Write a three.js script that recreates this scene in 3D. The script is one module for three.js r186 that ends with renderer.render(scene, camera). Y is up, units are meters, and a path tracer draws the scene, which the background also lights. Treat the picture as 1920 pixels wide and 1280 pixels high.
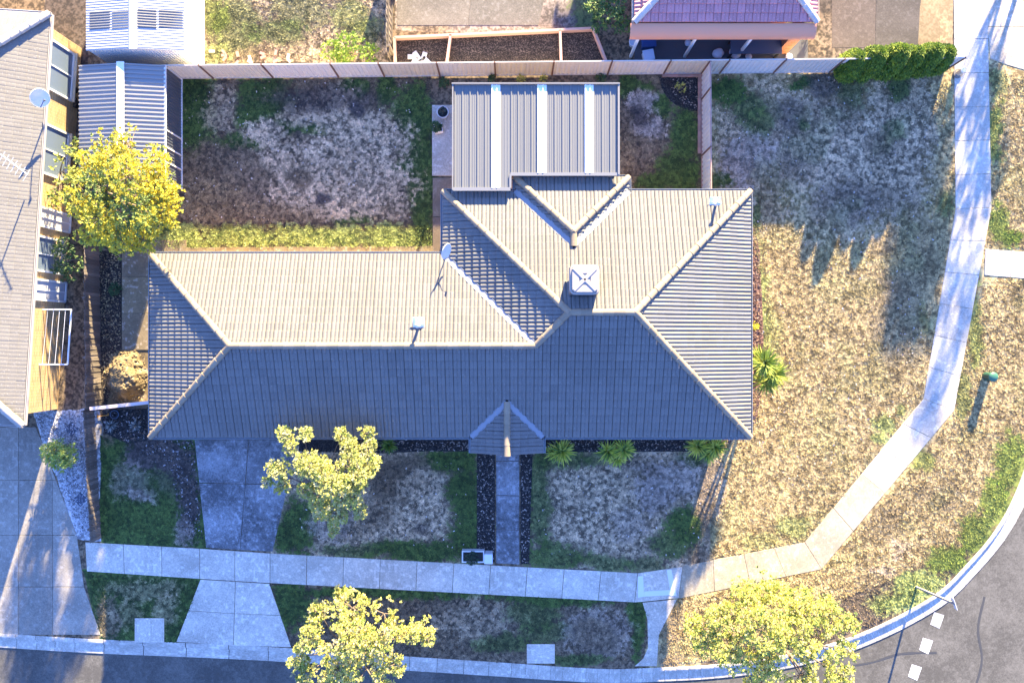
import * as THREE from 'three';
import { RoundedBoxGeometry } from 'three/addons/geometries/RoundedBoxGeometry.js';
import { mergeGeometries, mergeVertices } from 'three/addons/utils/BufferGeometryUtils.js';

// ------------------------------------------------------------------ camera, sky, sun, exposure
const scene = new THREE.Scene();
const CAM_H = 33, S = 0.0221;                       // camera height; metres per photo pixel on the ground
const camera = new THREE.PerspectiveCamera(46.4, 1.5, 0.5, 600);
camera.position.set(0, CAM_H, 0); camera.up.set(0, 0, -1); camera.lookAt(0, 0, 0);
const renderer = new THREE.WebGLRenderer({ antialias: true });
renderer.setSize(1024, 682);
renderer.toneMapping = THREE.LinearToneMapping; renderer.toneMappingExposure = 8.2;
renderer.shadowMap.enabled = true; renderer.shadowMap.type = THREE.PCFSoftShadowMap;

const SUN_EL = 13.5 * Math.PI / 180;
const SUN_DIR = new THREE.Vector3(0.287 * Math.cos(SUN_EL), Math.sin(SUN_EL), -0.958 * Math.cos(SUN_EL)).normalize();
const sun = new THREE.DirectionalLight(new THREE.Color(1, 0.82, 0.49), 5);
sun.position.copy(SUN_DIR).multiplyScalar(80); sun.target.position.set(0, 0, 0);
sun.castShadow = true; sun.shadow.mapSize.set(4096, 4096); sun.shadow.radius = 1.2;
Object.assign(sun.shadow.camera, { left: -35, right: 35, top: 30, bottom: -30, near: 1, far: 200 });
scene.add(sun, sun.target);
{ // clear deep-blue afternoon sky, paler towards the horizon, warm round the sun
  const w = 256, h = 128, d = new Float32Array(w * h * 4);
  for (let j = 0; j < h; j++) for (let i = 0; i < w; i++) {
    const el = ((j + 0.5) / h - 0.5) * Math.PI, az = ((i + 0.5) / w - 0.5) * 2 * Math.PI;
    const v = new THREE.Vector3(Math.cos(el) * Math.cos(az), Math.sin(el), Math.cos(el) * Math.sin(az));
    const t = Math.pow(1 - Math.max(0, v.y), 3.0), c = Math.max(0, v.dot(SUN_DIR)), g = 0.35 * Math.pow(c, 6);
    const k = (j * w + i) * 4, low = v.y < 0 ? 0.45 : 1;
    d[k] = (0.046 + 0.05 * t + 0.12 * g) * low; d[k + 1] = (0.1 + 0.055 * t + 0.09 * g) * low; d[k + 2] = (0.3 + 0.04 * t + 0.05 * g) * low; d[k + 3] = 1;
  }
  const sky = new THREE.DataTexture(d, w, h, THREE.RGBAFormat, THREE.FloatType);
  sky.mapping = THREE.EquirectangularReflectionMapping; sky.magFilter = THREE.LinearFilter; sky.minFilter = THREE.LinearFilter; sky.needsUpdate = true;
  scene.background = sky; scene.environment = sky;
}

// ------------------------------------------------------------------ helpers
const rng = (seed) => { let a = seed >>> 0; return () => { a = (a + 0x6d2b79f5) | 0; let t = Math.imul(a ^ (a >>> 15), 1 | a); t = (t + Math.imul(t ^ (t >>> 7), 61 | t)) ^ t; return ((t ^ (t >>> 14)) >>> 0) / 4294967296; }; };
const V = (x, y, z) => new THREE.Vector3(x, y, z);
const W = (px, py, h = 0) => { const k = S * (CAM_H - h) / CAM_H; return V((px - 960) * k, h, (py - 640) * k); };   // the point at height h that the photo shows at a pixel
const R = (x, z, h) => V(x * S, h, z * S);
const LR = (a, b, t) => a + (b - a) * t;
const sm = (a, b, x) => { const t = Math.min(1, Math.max(0, (x - a) / (b - a))); return t * t * (3 - 2 * t); };
const HT = new Float32Array(65536); { const r = rng(77); for (let i = 0; i < 65536; i++) HT[i] = r(); }
const hsh = (x, y) => HT[((x * 73 + y * 3571 + ((x * y) & 1023) * 17) & 65535)];
function n2(x, y) { const xi = Math.floor(x), yi = Math.floor(y); let fx = x - xi, fy = y - yi; fx = fx * fx * (3 - 2 * fx); fy = fy * fy * (3 - 2 * fy); const a = hsh(xi, yi), b = hsh(xi + 1, yi), c = hsh(xi, yi + 1), e = hsh(xi + 1, yi + 1); return a + (b - a) * fx + (c - a) * fy + (a - b - c + e) * fx * fy; }
const fbm = (x, y, o = 4) => { let s = 0, a = 0.5, t = 0; for (let i = 0; i < o; i++) { s += a * n2(x, y); t += a; a *= 0.5; x = x * 2.03 + 17.3; y = y * 2.03 + 5.1; } return s / t; };
const used = {};
const numbered = (n) => { const k = used[n] = (used[n] ?? -1) + 1; return k ? n + '_' + String(k).padStart(3, '0') : n; };
const shadow = (m) => { m.castShadow = m.receiveShadow = true; return m; };
function tag(o, label, category, group, kind) { o.userData.label = label; if (category) o.userData.category = category; if (group) o.userData.group = group; if (kind) o.userData.kind = kind; return o; }
function thing(name, label, category, pos, group) { const o = new THREE.Group(); o.name = numbered(name); if (pos) o.position.copy(pos); scene.add(o); return tag(o, label, category, group); }
function mesh(name, geo, mat, parent) { const m = shadow(new THREE.Mesh(geo, mat)); m.name = parent === scene ? numbered(name) : name; (parent).add(m); return m; }
function part(name, parent) { const g = new THREE.Group(); g.name = name; parent.add(g); return g; }
const merge = (gs) => mergeGeometries(gs.map((g) => { const q = g.index ? g.toNonIndexed() : g; for (const k of Object.keys(q.attributes)) if (!['position', 'normal', 'uv', 'color'].includes(k)) q.deleteAttribute(k); return q; }));
const box = (w, h, d, x = 0, y = 0, z = 0, ry = 0) => { const g = new THREE.BoxGeometry(w, h, d); if (ry) g.rotateY(ry); g.translate(x, y, z); return g; };
const rbox = (w, h, d, r, x = 0, y = 0, z = 0) => { const g = new RoundedBoxGeometry(w, h, d, 2, r); g.translate(x, y, z); return g; };
const cyl = (a, b, h, n = 12, x = 0, y = 0, z = 0) => { const g = new THREE.CylinderGeometry(a, b, h, n); g.translate(x, y, z); return g; };
function bar(p, q, w, h) { // box from p to q
  const L = p.distanceTo(q), g = new THREE.BoxGeometry(w, h, L); const m = new THREE.Matrix4().lookAt(p, q, Math.abs(q.y - p.y) > 0.99 * L ? V(0, 0, 1) : V(0, 1, 0)); g.applyMatrix4(m); g.translate((p.x + q.x) / 2, (p.y + q.y) / 2, (p.z + q.z) / 2); return g;
}
function limb(pts, r0, r1, n = 7) { // tapered tube
  const c = new THREE.CatmullRomCurve3(pts), k = Math.max(6, pts.length * 3), g = new THREE.TubeGeometry(c, k, 1, n, false), p = g.attributes.position, q = c.getSpacedPoints(k);
  for (let i = 0; i <= k; i++) { const r = LR(r0, r1, i / k), o = c.getPointAt(i / k); for (let j = 0; j <= n; j++) { const a = i * (n + 1) + j; p.setXYZ(a, o.x + (p.getX(a) - o.x) * r, o.y + (p.getY(a) - o.y) * r, o.z + (p.getZ(a) - o.z) * r); } }
  g.computeVertexNormals(); return g;
}
function polyGeo(pts, y, top = true) { // pts: [x,z] in metres -> flat sheet facing up, uv in metres
  const c = pts.map((p) => new THREE.Vector2(p[0], -p[1])); if (THREE.ShapeUtils.isClockWise(c)) { c.reverse(); pts = [...pts].reverse(); }
  const f = THREE.ShapeUtils.triangulateShape(c, []), g = new THREE.BufferGeometry(), pos = [], uv = [];
  for (const p of c) { pos.push(p.x, y, -p.y); uv.push(p.x, p.y); }
  g.setAttribute('position', new THREE.Float32BufferAttribute(pos, 3)); g.setAttribute('uv', new THREE.Float32BufferAttribute(uv, 2)); g.setIndex(f.flat()); g.computeVertexNormals(); return g;
}
function prism(pts, y0, y1, bev = 0) { // extruded slab with uv in metres
  const s = new THREE.Shape(pts.map((p) => new THREE.Vector2(p[0], -p[1])));
  const g = new THREE.ExtrudeGeometry(s, { depth: y1 - y0 - bev, bevelEnabled: bev > 0, bevelThickness: bev, bevelSize: bev, bevelOffset: -bev, bevelSegments: 1 });
  g.rotateX(-Math.PI / 2); g.translate(0, y0, 0); return g;
}
const gm = (pts) => pts.map(([x, y]) => [(x - 960) * S, (y - 640) * S]);   // ground pixels -> metres
function inPoly(x, y, p) { let c = false; for (let i = 0, j = p.length - 1; i < p.length; j = i++) if ((p[i][1] > y) !== (p[j][1] > y) && x < (p[j][0] - p[i][0]) * (y - p[i][1]) / (p[j][1] - p[i][1]) + p[i][0]) c = !c; return c; }
const enc = (v) => Math.max(0, Math.min(255, Math.round(255 * (v <= 0.0031308 ? 12.92 * v : 1.055 * Math.pow(v, 1 / 2.4) - 0.055))));
function tex(w, h, f, srgb = true, rx = 1, ry = 1) { // f(u,v) -> [r,g,b] linear (or a number for a data map)
  const d = new Uint8Array(w * h * 4);
  for (let j = 0; j < h; j++) for (let i = 0; i < w; i++) { const c = f(i / w, j / h, i, j), k = (j * w + i) * 4; if (srgb) { d[k] = enc(c[0]); d[k + 1] = enc(c[1]); d[k + 2] = enc(c[2]); } else d[k] = d[k + 1] = d[k + 2] = Math.max(0, Math.min(255, c * 255)); d[k + 3] = 255; }
  const t = new THREE.DataTexture(d, w, h); t.wrapS = t.wrapT = THREE.RepeatWrapping; t.magFilter = THREE.LinearFilter; t.minFilter = THREE.LinearMipmapLinearFilter; t.generateMipmaps = true; if (srgb) t.colorSpace = THREE.SRGBColorSpace; t.repeat.set(rx, ry); t.needsUpdate = true; return t;
}
const tn = (u, v, f, o = 4) => { // tiling fbm
  const a = fbm(u * f, v * f, o), b = fbm((u - 1) * f, v * f, o), c = fbm(u * f, (v - 1) * f, o), d = fbm((u - 1) * f, (v - 1) * f, o); const x = sm(0.8, 1, u), y = sm(0.8, 1, v); return LR(LR(a, b, x), LR(c, d, x), y);
};
const M = (r, g, b, rough = 0.85, o = {}) => new THREE.MeshStandardMaterial({ color: new THREE.Color().setRGB(r, g, b), roughness: rough, side: THREE.DoubleSide, ...o });

// ------------------------------------------------------------------ what grows where (photo pixels on the ground)
const TY = { // light and dark clump of each cover
  green: [[0.085, 0.13, 0.026], [0.026, 0.045, 0.009]], weed: [[0.38, 0.41, 0.12], [0.07, 0.1, 0.025]], pale: [[0.62, 0.46, 0.29], [0.095, 0.072, 0.046]],
  brown: [[0.23, 0.165, 0.1], [0.055, 0.04, 0.025]], straw: [[0.6, 0.45, 0.21], [0.15, 0.105, 0.047]], soil: [[0.11, 0.085, 0.07], [0.035, 0.027, 0.023]],
  lush: [[0.17, 0.22, 0.03], [0.06, 0.09, 0.015]], tan: [[0.34, 0.25, 0.14], [0.24, 0.17, 0.09]], grey: [[0.42, 0.33, 0.26], [0.14, 0.11, 0.085]], litter: [[0.3, 0.22, 0.12], [0.06, 0.04, 0.025]], white: [[0.62, 0.6, 0.58], [0.2, 0.19, 0.19]],
};
const BASES = [ // polygon, cover
  [[[335, 145], [812, 140], [812, 470], [300, 480], [330, 330]], 'brown'], [[[1160, 140], [1316, 138], [1316, 360], [1160, 360]], 'brown'],
  [[[1333, 135], [1790, 120], [1792, 400], [1735, 745], [1510, 1015], [1330, 1050], [1330, 372]], 'straw'],
  [[[530, 820], [895, 845], [895, 1060], [505, 1040]], 'pale'], [[[998, 820], [1345, 820], [1330, 1065], [1210, 1075], [998, 1062]], 'pale'], [[[185, 815], [385, 815], [390, 1030], [185, 1020]], 'green'],
  [[[155, 1070], [380, 1080], [330, 1210], [185, 1205]], 'green'], [[[500, 1088], [1200, 1120], [1215, 1245], [520, 1220]], 'brown'], [[[1200, 1240], [1285, 1060], [1515, 1010], [1735, 750], [1860, 0], [2100, 0], [1900, 980], [1240, 1280]], 'straw'],
  [[[372, -110], [730, -110], [730, 118], [372, 118]], 'pale'], [[[738, -110], [1110, -110], [1110, 60], [738, 60]], 'grey'], [[[738, 56], [1135, 50], [1140, 118], [738, 118]], 'brown'], [[[1735, -110], [1788, -110], [1788, 100], [1715, 110]], 'tan'],
  [[[1500, -110], [1740, -110], [1715, 118], [1500, 118]], 'soil'], [[[185, 480], [235, 480], [235, 770], [185, 770]], 'soil'], [[[60, 770], [190, 770], [190, 1015], [140, 1010]], 'white'], [[[80, -110], [165, -110], [165, 250], [80, 250]], 'soil'],
];
const BLOBS = [
  // back lawn
  [365, 215, 42, 80, 'green'], [362, 160, 40, 30, 'green'], [500, 185, 55, 45, 'green'], [480, 215, 40, 30, 'green'], [665, 168, 26, 20, 'green'], [722, 168, 22, 28, 'green'], [775, 215, 45, 60, 'green'], [790, 330, 26, 170, 'green'], [760, 305, 30, 45, 'green'], [447, 268, 50, 22, 'green'], [595, 240, 30, 16, 'green'], [660, 410, 38, 18, 'green'], [545, 235, 25, 20, 'green'],
  [415, 205, 32, 40, 'pale', 0.6], [500, 245, 40, 24, 'pale'], [580, 215, 55, 22, 'pale', .8], [640, 225, 45, 60, 'pale', .8], [700, 270, 70, 60, 'pale'], [600, 310, 70, 50, 'pale'], [560, 350, 60, 45, 'pale'], [690, 345, 85, 45, 'pale'], [520, 290, 40, 30, 'pale'], [640, 385, 60, 30, 'pale'], [720, 390, 50, 26, 'pale', .7], [600, 185, 110, 22, 'soil', .7], [420, 330, 75, 60, 'brown'], [400, 380, 60, 40, 'litter'], [500, 400, 90, 25, 'litter', .7], [668, 205, 16, 16, 'soil'], [560, 330, 24, 16, 'brown'], [610, 375, 16, 12, 'soil'], [830, 160, 25, 20, 'brown'],
  [330, 445, 60, 32, 'weed'], [450, 444, 90, 26, 'weed'], [600, 447, 110, 24, 'weed'], [740, 448, 80, 26, 'weed'], [795, 440, 22, 22, 'green', .7],
  // small yard
  [1180, 162, 22, 26, 'green'], [1215, 165, 18, 12, 'green'], [1285, 250, 32, 55, 'green'], [1270, 320, 48, 40, 'green'], [1230, 340, 60, 20, 'green'], [1240, 195, 16, 30, 'green'], [1205, 190, 26, 22, 'grey'], [1215, 235, 34, 24, 'grey'], [1175, 300, 18, 60, 'litter'], [1195, 215, 14, 20, 'soil'], [1255, 165, 22, 14, 'brown'],
  // side yard
  [1420, 250, 90, 110, 'pale', .8], [1530, 270, 100, 110, 'pale', .9], [1640, 300, 110, 120, 'pale', .95], [1700, 220, 80, 90, 'pale', .8], [1400, 390, 70, 60, 'pale', .6], [1560, 400, 70, 60, 'pale', .6],
  [1365, 170, 40, 30, 'green'], [1400, 200, 40, 34, 'green', .8], [1425, 230, 28, 30, 'green', .8], [1355, 340, 24, 20, 'green'], [1500, 160, 24, 14, 'green'], [1600, 180, 30, 30, 'green', .7], [1690, 165, 24, 22, 'green', .9], [1510, 235, 12, 14, 'green', .8], [1672, 248, 22, 20, 'green', .6], [1415, 400, 14, 40, 'green', .8], [1480, 215, 34, 26, 'soil', .7], [1545, 160, 40, 26, 'soil', .8], [1490, 280, 46, 40, 'soil', .4], [1400, 300, 50, 50, 'grey', .8], [1590, 380, 70, 40, 'soil', .5], [1650, 270, 34, 26, 'brown', .7], [1560, 210, 50, 24, 'brown', .5], [1380, 380, 34, 40, 'grey', .9], [1450, 330, 40, 30, 'brown', .6],
  [1775, 180, 12, 30, 'weed', .8], [1768, 200, 16, 140, 'straw', .8], [1425, 560, 20, 90, 'weed', .75], [1445, 620, 22, 60, 'weed', .4], [1660, 790, 22, 18, 'weed', .8], [1650, 822, 14, 12, 'weed', .8], [1690, 765, 14, 14, 'weed', .7], [1490, 985, 34, 22, 'weed', .6], [1420, 1010, 40, 18, 'weed', .4], [1700, 480, 60, 120, 'brown', .35], [1680, 600, 50, 80, 'brown', .35], [1770, 380, 16, 22, 'green', .7], [1735, 600, 12, 30, 'green', .4], [1340, 900, 20, 60, 'grey', .6],
  // front middle
  [840, 865, 62, 24, 'green'], [872, 930, 34, 70, 'green'], [880, 1010, 40, 50, 'green'], [790, 1032, 100, 22, 'green'], [680, 1030, 80, 16, 'green', .8], [560, 990, 32, 60, 'green'], [540, 1010, 30, 30, 'green'], [730, 905, 44, 44, 'brown'], [770, 880, 40, 26, 'brown', .8], [760, 970, 60, 30, 'pale'], [700, 960, 40, 30, 'brown', .6], [620, 980, 40, 30, 'grey', .7], [790, 905, 40, 26, 'pale', .7], [790, 990, 14, 10, 'soil', .7], [620, 900, 60, 40, 'soil', .6],
  // front by the path
  [1012, 930, 24, 110, 'green', .85], [1050, 862, 60, 18, 'green', .8], [1130, 862, 50, 16, 'green', .7], [1040, 1040, 60, 26, 'green', .9], [1130, 1052, 60, 18, 'green', .8], [1285, 985, 36, 34, 'green'], [1265, 1020, 46, 26, 'green', .9], [1300, 860, 40, 16, 'green', .8], [1210, 1060, 40, 16, 'green', .7], [1210, 870, 36, 14, 'soil', .5], [1260, 900, 60, 40, 'grey', .9], [1230, 930, 40, 30, 'grey', .9], [1310, 1045, 26, 20, 'brown', .7], [1180, 980, 40, 30, 'grey', .5], [1325, 940, 16, 70, 'brown', .8],
  // front left
  [290, 845, 60, 34, 'soil'], [330, 880, 46, 44, 'soil'], [352, 950, 22, 80, 'soil'], [245, 905, 44, 36, 'grey', .45], [265, 925, 36, 18, 'grey', .75], [210, 830, 26, 30, 'green'], [345, 1000, 20, 30, 'grey', .5], [300, 905, 30, 30, 'green', .5], [230, 795, 50, 34, 'soil'], [200, 805, 18, 30, 'litter', .7],
  // verges
  [270, 1105, 70, 22, 'pale', .35], [200, 1160, 24, 40, 'brown', .8], [240, 1150, 36, 26, 'pale', .3], [310, 1150, 20, 40, 'pale', .4], [760, 1112, 260, 12, 'green'], [1050, 1122, 150, 12, 'green'], [1195, 1170, 16, 70, 'green'], [540, 1130, 40, 50, 'green'], [900, 1165, 90, 34, 'pale', .5], [1000, 1150, 50, 30, 'green', .7], [1020, 1185, 50, 22, 'green', .6], [940, 1205, 60, 16, 'green', .7], [1120, 1185, 60, 46, 'grey', .6], [1115, 1190, 44, 34, 'brown', .8], [1080, 1235, 60, 12, 'green', .8],
  [1868, 250, 16, 60, 'lush', .8], [1872, 420, 24, 36, 'lush', .9], [1900, 450, 26, 20, 'lush'], [1868, 150, 20, 24, 'lush', .5], [1830, 600, 14, 90, 'lush', .7], [1805, 740, 16, 50, 'lush', .6], [1735, 860, 20, 22, 'lush', .7], [1900, 870, 30, 60, 'lush', .9], [1870, 940, 30, 44, 'lush', .9], [1830, 1000, 34, 44, 'lush', .9], [1780, 1050, 40, 34, 'lush', .9], [1720, 1095, 50, 30, 'weed', .9], [1690, 1130, 60, 26, 'weed', .9], [1640, 1100, 40, 30, 'brown', .4], [1660, 980, 40, 40, 'brown', .4], [1760, 930, 40, 30, 'brown', .4], [1690, 1030, 24, 16, 'pale', .7], [1660, 1065, 30, 10, 'pale', .7], [1260, 1170, 20, 40, 'tan', .8], [1255, 1230, 24, 24, 'tan', .8],
  // yards beyond the back fence
  [440, 50, 50, 60, 'green', .7], [560, 20, 60, 40, 'green', .6], [400, 30, 30, 40, 'lush', .7], [655, 30, 36, 40, 'lush', .6], [520, 60, 60, 26, 'green', .7], [400, 100, 40, 20, 'weed', .6], [480, 100, 40, 14, 'litter', .7], [690, 60, 30, 26, 'lush', .5], [870, 10, 60, 20, 'brown', .4], [1050, 30, 50, 30, 'soil', .6], [1100, 20, 30, 60, 'green', .8], [800, 50, 50, 12, 'litter', .8], [1080, 72, 24, 12, 'weed', .9], [900, 90, 40, 20, 'soil', .8], [1600, 70, 70, 40, 'grey', .5], [1550, 60, 40, 40, 'brown', .6], [1640, 20, 70, 30, 'soil', .8],
];
for (const b of BLOBS) b[5] ??= 1;
function cover(x, y) { // -> [r, g, b, greenness]
  const wx = x + 26 * (fbm(x / 38 + 3, y / 38, 3) - 0.5), wy = y + 26 * (fbm(x / 38, y / 38 + 9, 3) - 0.5);
  const c1 = n2(x / 4.6, y / 4.6), c2 = n2(x / 2.1 + 50, y / 2.1), cm = fbm(x / 16, y / 16 + 30, 2);
  const cl = sm(0.28, 0.74, 0.42 * c1 + 0.4 * c2 + 0.18 * cm);
  let base = 'brown'; for (const [p, t] of BASES) if (inPoly(x + (wx - x) * 0.4, y + (wy - y) * 0.4, p)) { base = t; break; }
  const q = TY[base]; let r = LR(q[1][0], q[0][0], cl), g = LR(q[1][1], q[0][1], cl), b = LR(q[1][2], q[0][2], cl), gr = base === 'green' ? 1 : 0;
  for (const [bx, by, rx, ry, t, w] of BLOBS) {
    const dx = (wx - bx) / rx; if (dx > 1.6 || dx < -1.6) continue; const dy = (wy - by) / ry; if (dy > 1.6 || dy < -1.6) continue;
    const k = w * sm(1.18, 0.72, Math.sqrt(dx * dx + dy * dy) + 1.15 * (0.5 - (0.55 * c1 + 0.2 * c2 + 0.25 * cm))); if (k <= 0) continue;
    const z = TY[t]; r = LR(r, LR(z[1][0], z[0][0], cl), k); g = LR(g, LR(z[1][1], z[0][1], cl), k); b = LR(b, LR(z[1][2], z[0][2], cl), k); gr = LR(gr, t === 'green' || t === 'weed' || t === 'lush' ? 1 : 0, k);
  }
  if (base === 'straw') { const k = 0.16 * sm(0.54, 0.7, fbm(x / 55 + 40, y / 55, 3)), z = TY.weed; r = LR(r, LR(z[1][0], z[0][0], cl), k); g = LR(g, LR(z[1][1], z[0][1], cl), k); b = LR(b, LR(z[1][2], z[0][2], cl), k); }
  const big = 0.78 + 0.44 * fbm(x / 60 + 7, y / 60, 3); return [r * big, g * big, b * big, gr];
}
const TX0 = -160, TY0 = -110, TXW = 2240, TYH = 1500;
const groundMap = tex(2048, 1372, (u, v) => cover(TX0 + u * TXW, TY0 + (1 - v) * TYH));
groundMap.wrapS = groundMap.wrapT = THREE.MirroredRepeatWrapping;
const groundBump = tex(1024, 1024, (u, v) => 0.5 * tn(u, v, 60, 3) + 0.5 * tn(u, v, 24, 2), false, 1 / 4, 1 / 4);
// uv of ground sheets: metres -> the map
const groundUV = (g) => { const p = g.attributes.position, uv = g.attributes.uv; for (let i = 0; i < p.count; i++) uv.setXY(i, (p.getX(i) / S + 960 - TX0) / TXW, 1 - (p.getZ(i) / S + 640 - TY0) / TYH); return g; };
const matGround = M(1, 1, 1, 0.95, { map: groundMap });

// ------------------------------------------------------------------ materials
const stain = (seed, lo, hi, tint, f = 6, fleck = 0.12) => tex(1024, 1024, (u, v) => { const a = tn(u, v, f, 5), b = tn(u + seed * 0.13, v, 40, 3), c = tn(u, v + seed * 0.31, 140, 2); const k = LR(lo, hi, sm(0.3, 0.7, 0.55 * a + 0.25 * b + 0.2 * c)) * (0.85 + 0.3 * c); const w = sm(0.62, 0.75, b) * fleck; return [k * tint[0] + w, k * tint[1] + w, k * tint[2] + w]; }, true, 1 / 5, 1 / 5);
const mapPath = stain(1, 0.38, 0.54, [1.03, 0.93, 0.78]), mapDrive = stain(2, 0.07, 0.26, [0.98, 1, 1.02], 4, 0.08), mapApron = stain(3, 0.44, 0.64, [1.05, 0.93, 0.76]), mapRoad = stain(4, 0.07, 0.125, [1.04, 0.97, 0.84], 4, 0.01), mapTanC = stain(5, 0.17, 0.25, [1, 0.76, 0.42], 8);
const concretes = [1, 0.93, 1.06].map((k) => M(k, k, k, 0.9, { map: mapPath }));
const aprons = [1, 0.92, 1.05].map((k) => M(k, k, k, 0.9, { map: mapApron }));
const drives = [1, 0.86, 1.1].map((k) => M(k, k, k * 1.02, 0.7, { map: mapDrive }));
const matRoad = M(1, 1, 1, 0.92, { map: mapRoad }), matTan = M(1, 1, 1, 0.9, { map: mapTanC }), matWhite = M(0.8, 0.8, 0.78, 0.5), matPaint = M(1.25, 1.25, 1.25, 0.7, { map: stain(6, 0.34, 0.62, [1, 0.99, 0.97], 9, 0) }), matKerb = M(1.05, 1.05, 1.05, 0.9, { map: mapPath });
const mapMulch = tex(512, 512, (u, v) => { const a = tn(u, v, 60, 3), b = tn(u, v, 9, 3); const k = LR(0.008, 0.06, sm(0.4, 0.8, a)) * (0.6 + 0.8 * b); return [k * 1.05, k * 0.95, k * 0.9]; }, true, 1 / 2, 1 / 2);
const matMulch = M(1, 1, 1, 0.95, { map: mapMulch }), matMulchRed = M(6, 3.6, 2.8, 0.95, { map: mapMulch });
const mapTile = tex(1024, 1024, (u, v) => { const a = tn(u, v, 8, 4), b = tn(u, v, 90, 3); const k = 0.84 + 0.22 * a + 0.16 * (b - 0.5); const l = sm(0.72, 0.8, tn(u + 0.4, v, 60, 2)) * 0.05; return [0.152 * k + l, 0.143 * k + l, 0.129 * k + l]; }, true, 1 / 3, 1 / 3);
const tileMats = [1, 0.955, 1.04, 0.9].map((k) => M(k, k, k, 0.62, { map: mapTile }));
const capMats = [1, 0.9, 1.1].map((k) => M(1.8 * k, 1.5 * k, 1.1 * k, 0.8, { map: mapTile }));
const matSteel = M(0.27, 0.265, 0.255, 0.5, { metalness: 0.1 }), matSteelDark = M(0.12, 0.14, 0.17, 0.4), matGutter = M(0.3, 0.32, 0.34, 0.4), matValley = M(0.24, 0.25, 0.27, 0.6);
const matPoly = new THREE.MeshPhysicalMaterial({ color: 0xf4f4f0, roughness: 0.5, side: THREE.DoubleSide });
const mapBrick = tex(512, 512, (u, v) => { const row = Math.floor(v * 12), x = (u * 4 + (row & 1) * 0.5) % 1, y = (v * 12) % 1, m = (x < 0.05 || y < 0.13) ? 1 : 0, t = 0.8 + 0.4 * hsh(Math.floor(u * 4 + (row & 1) * 0.5) & 3, row) + 0.2 * (tn(u, v, 70, 2) - 0.5); return m ? [0.42, 0.39, 0.33] : [0.48 * t, 0.3 * t, 0.12 * t]; }, true, 1 / 1, 1 / 1);
const matBrick = M(1, 1, 1, 0.9, { map: mapBrick }), matBrickRed = M(0.9, 0.55, 0.6, 0.9, { map: mapBrick });
const mapWood = tex(512, 512, (u, v) => { const a = tn(u, v, 6, 3), b = n2(u * 120, v * 8), k = 0.55 + 0.5 * a + 0.35 * (b - 0.5); return [0.21 * k, 0.17 * k, 0.135 * k]; }, true, 1, 1);
const woodMats = [1, 0.72, 1.3, 0.9].map((k) => M(k, k, k, 0.92, { map: mapWood }));
const matFrame = M(0.78, 0.78, 0.76, 0.5), matGlass = new THREE.MeshPhysicalMaterial({ color: 0x8fa0b4, roughness: 0.06, transmission: 0.4, thickness: 0, side: THREE.DoubleSide }), matDark = M(0.03, 0.032, 0.036, 0.7), matDeck = M(0.05, 0.045, 0.04, 0.95);
const bark = M(0.16, 0.12, 0.09, 0.95), barkPale = M(0.4, 0.36, 0.3, 0.9);
const leafMat = (t = 0.35) => new THREE.MeshPhysicalMaterial({ color: 0xffffff, vertexColors: true, roughness: 0.75, transmission: t, thickness: 0, side: THREE.DoubleSide });

// ------------------------------------------------------------------ the ground, roads and paving
const st = (name, geo, mat, label, parent = scene) => { const m = mesh(name, geo, mat, parent); if (parent === scene) tag(m, label, 'ground', null, 'structure'); return m; };
const sg = (name, label, category = 'paving') => { const g = new THREE.Group(); g.name = numbered(name); scene.add(g); return tag(g, label, category, null, 'structure'); };
const KERB = [[-2600, 1040], [-400, 1163], [0, 1188], [160, 1198], [480, 1212], [760, 1231], [960, 1244], [1060, 1251], [1150, 1255], [1235, 1252], [1330, 1247], [1440, 1234], [1540, 1212], [1600, 1193], [1650, 1172], [1702, 1146], [1765, 1107], [1815, 1057], [1858, 1007], [1888, 960], [1915, 900], [1935, 830], [1946, 740], [1950, 600], [1950, -2600]];
const KP = gm(KERB);
st('ground', polyGeo([[-260, -260], [260, -260], [260, 260], [-260, 260]], -0.3), M(0.11, 0.1, 0.06, 0.95), 'brown earth under and far around the block');
st('earth', groundUV(polyGeo([[-90, -90], [KP[KP.length - 1][0], -90], ...KP.slice(1, -1).reverse(), [-90, KP[1][1] - 2]], -0.004)), matGround, 'bare brown earth of the house blocks and verges between the streets');
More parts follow.
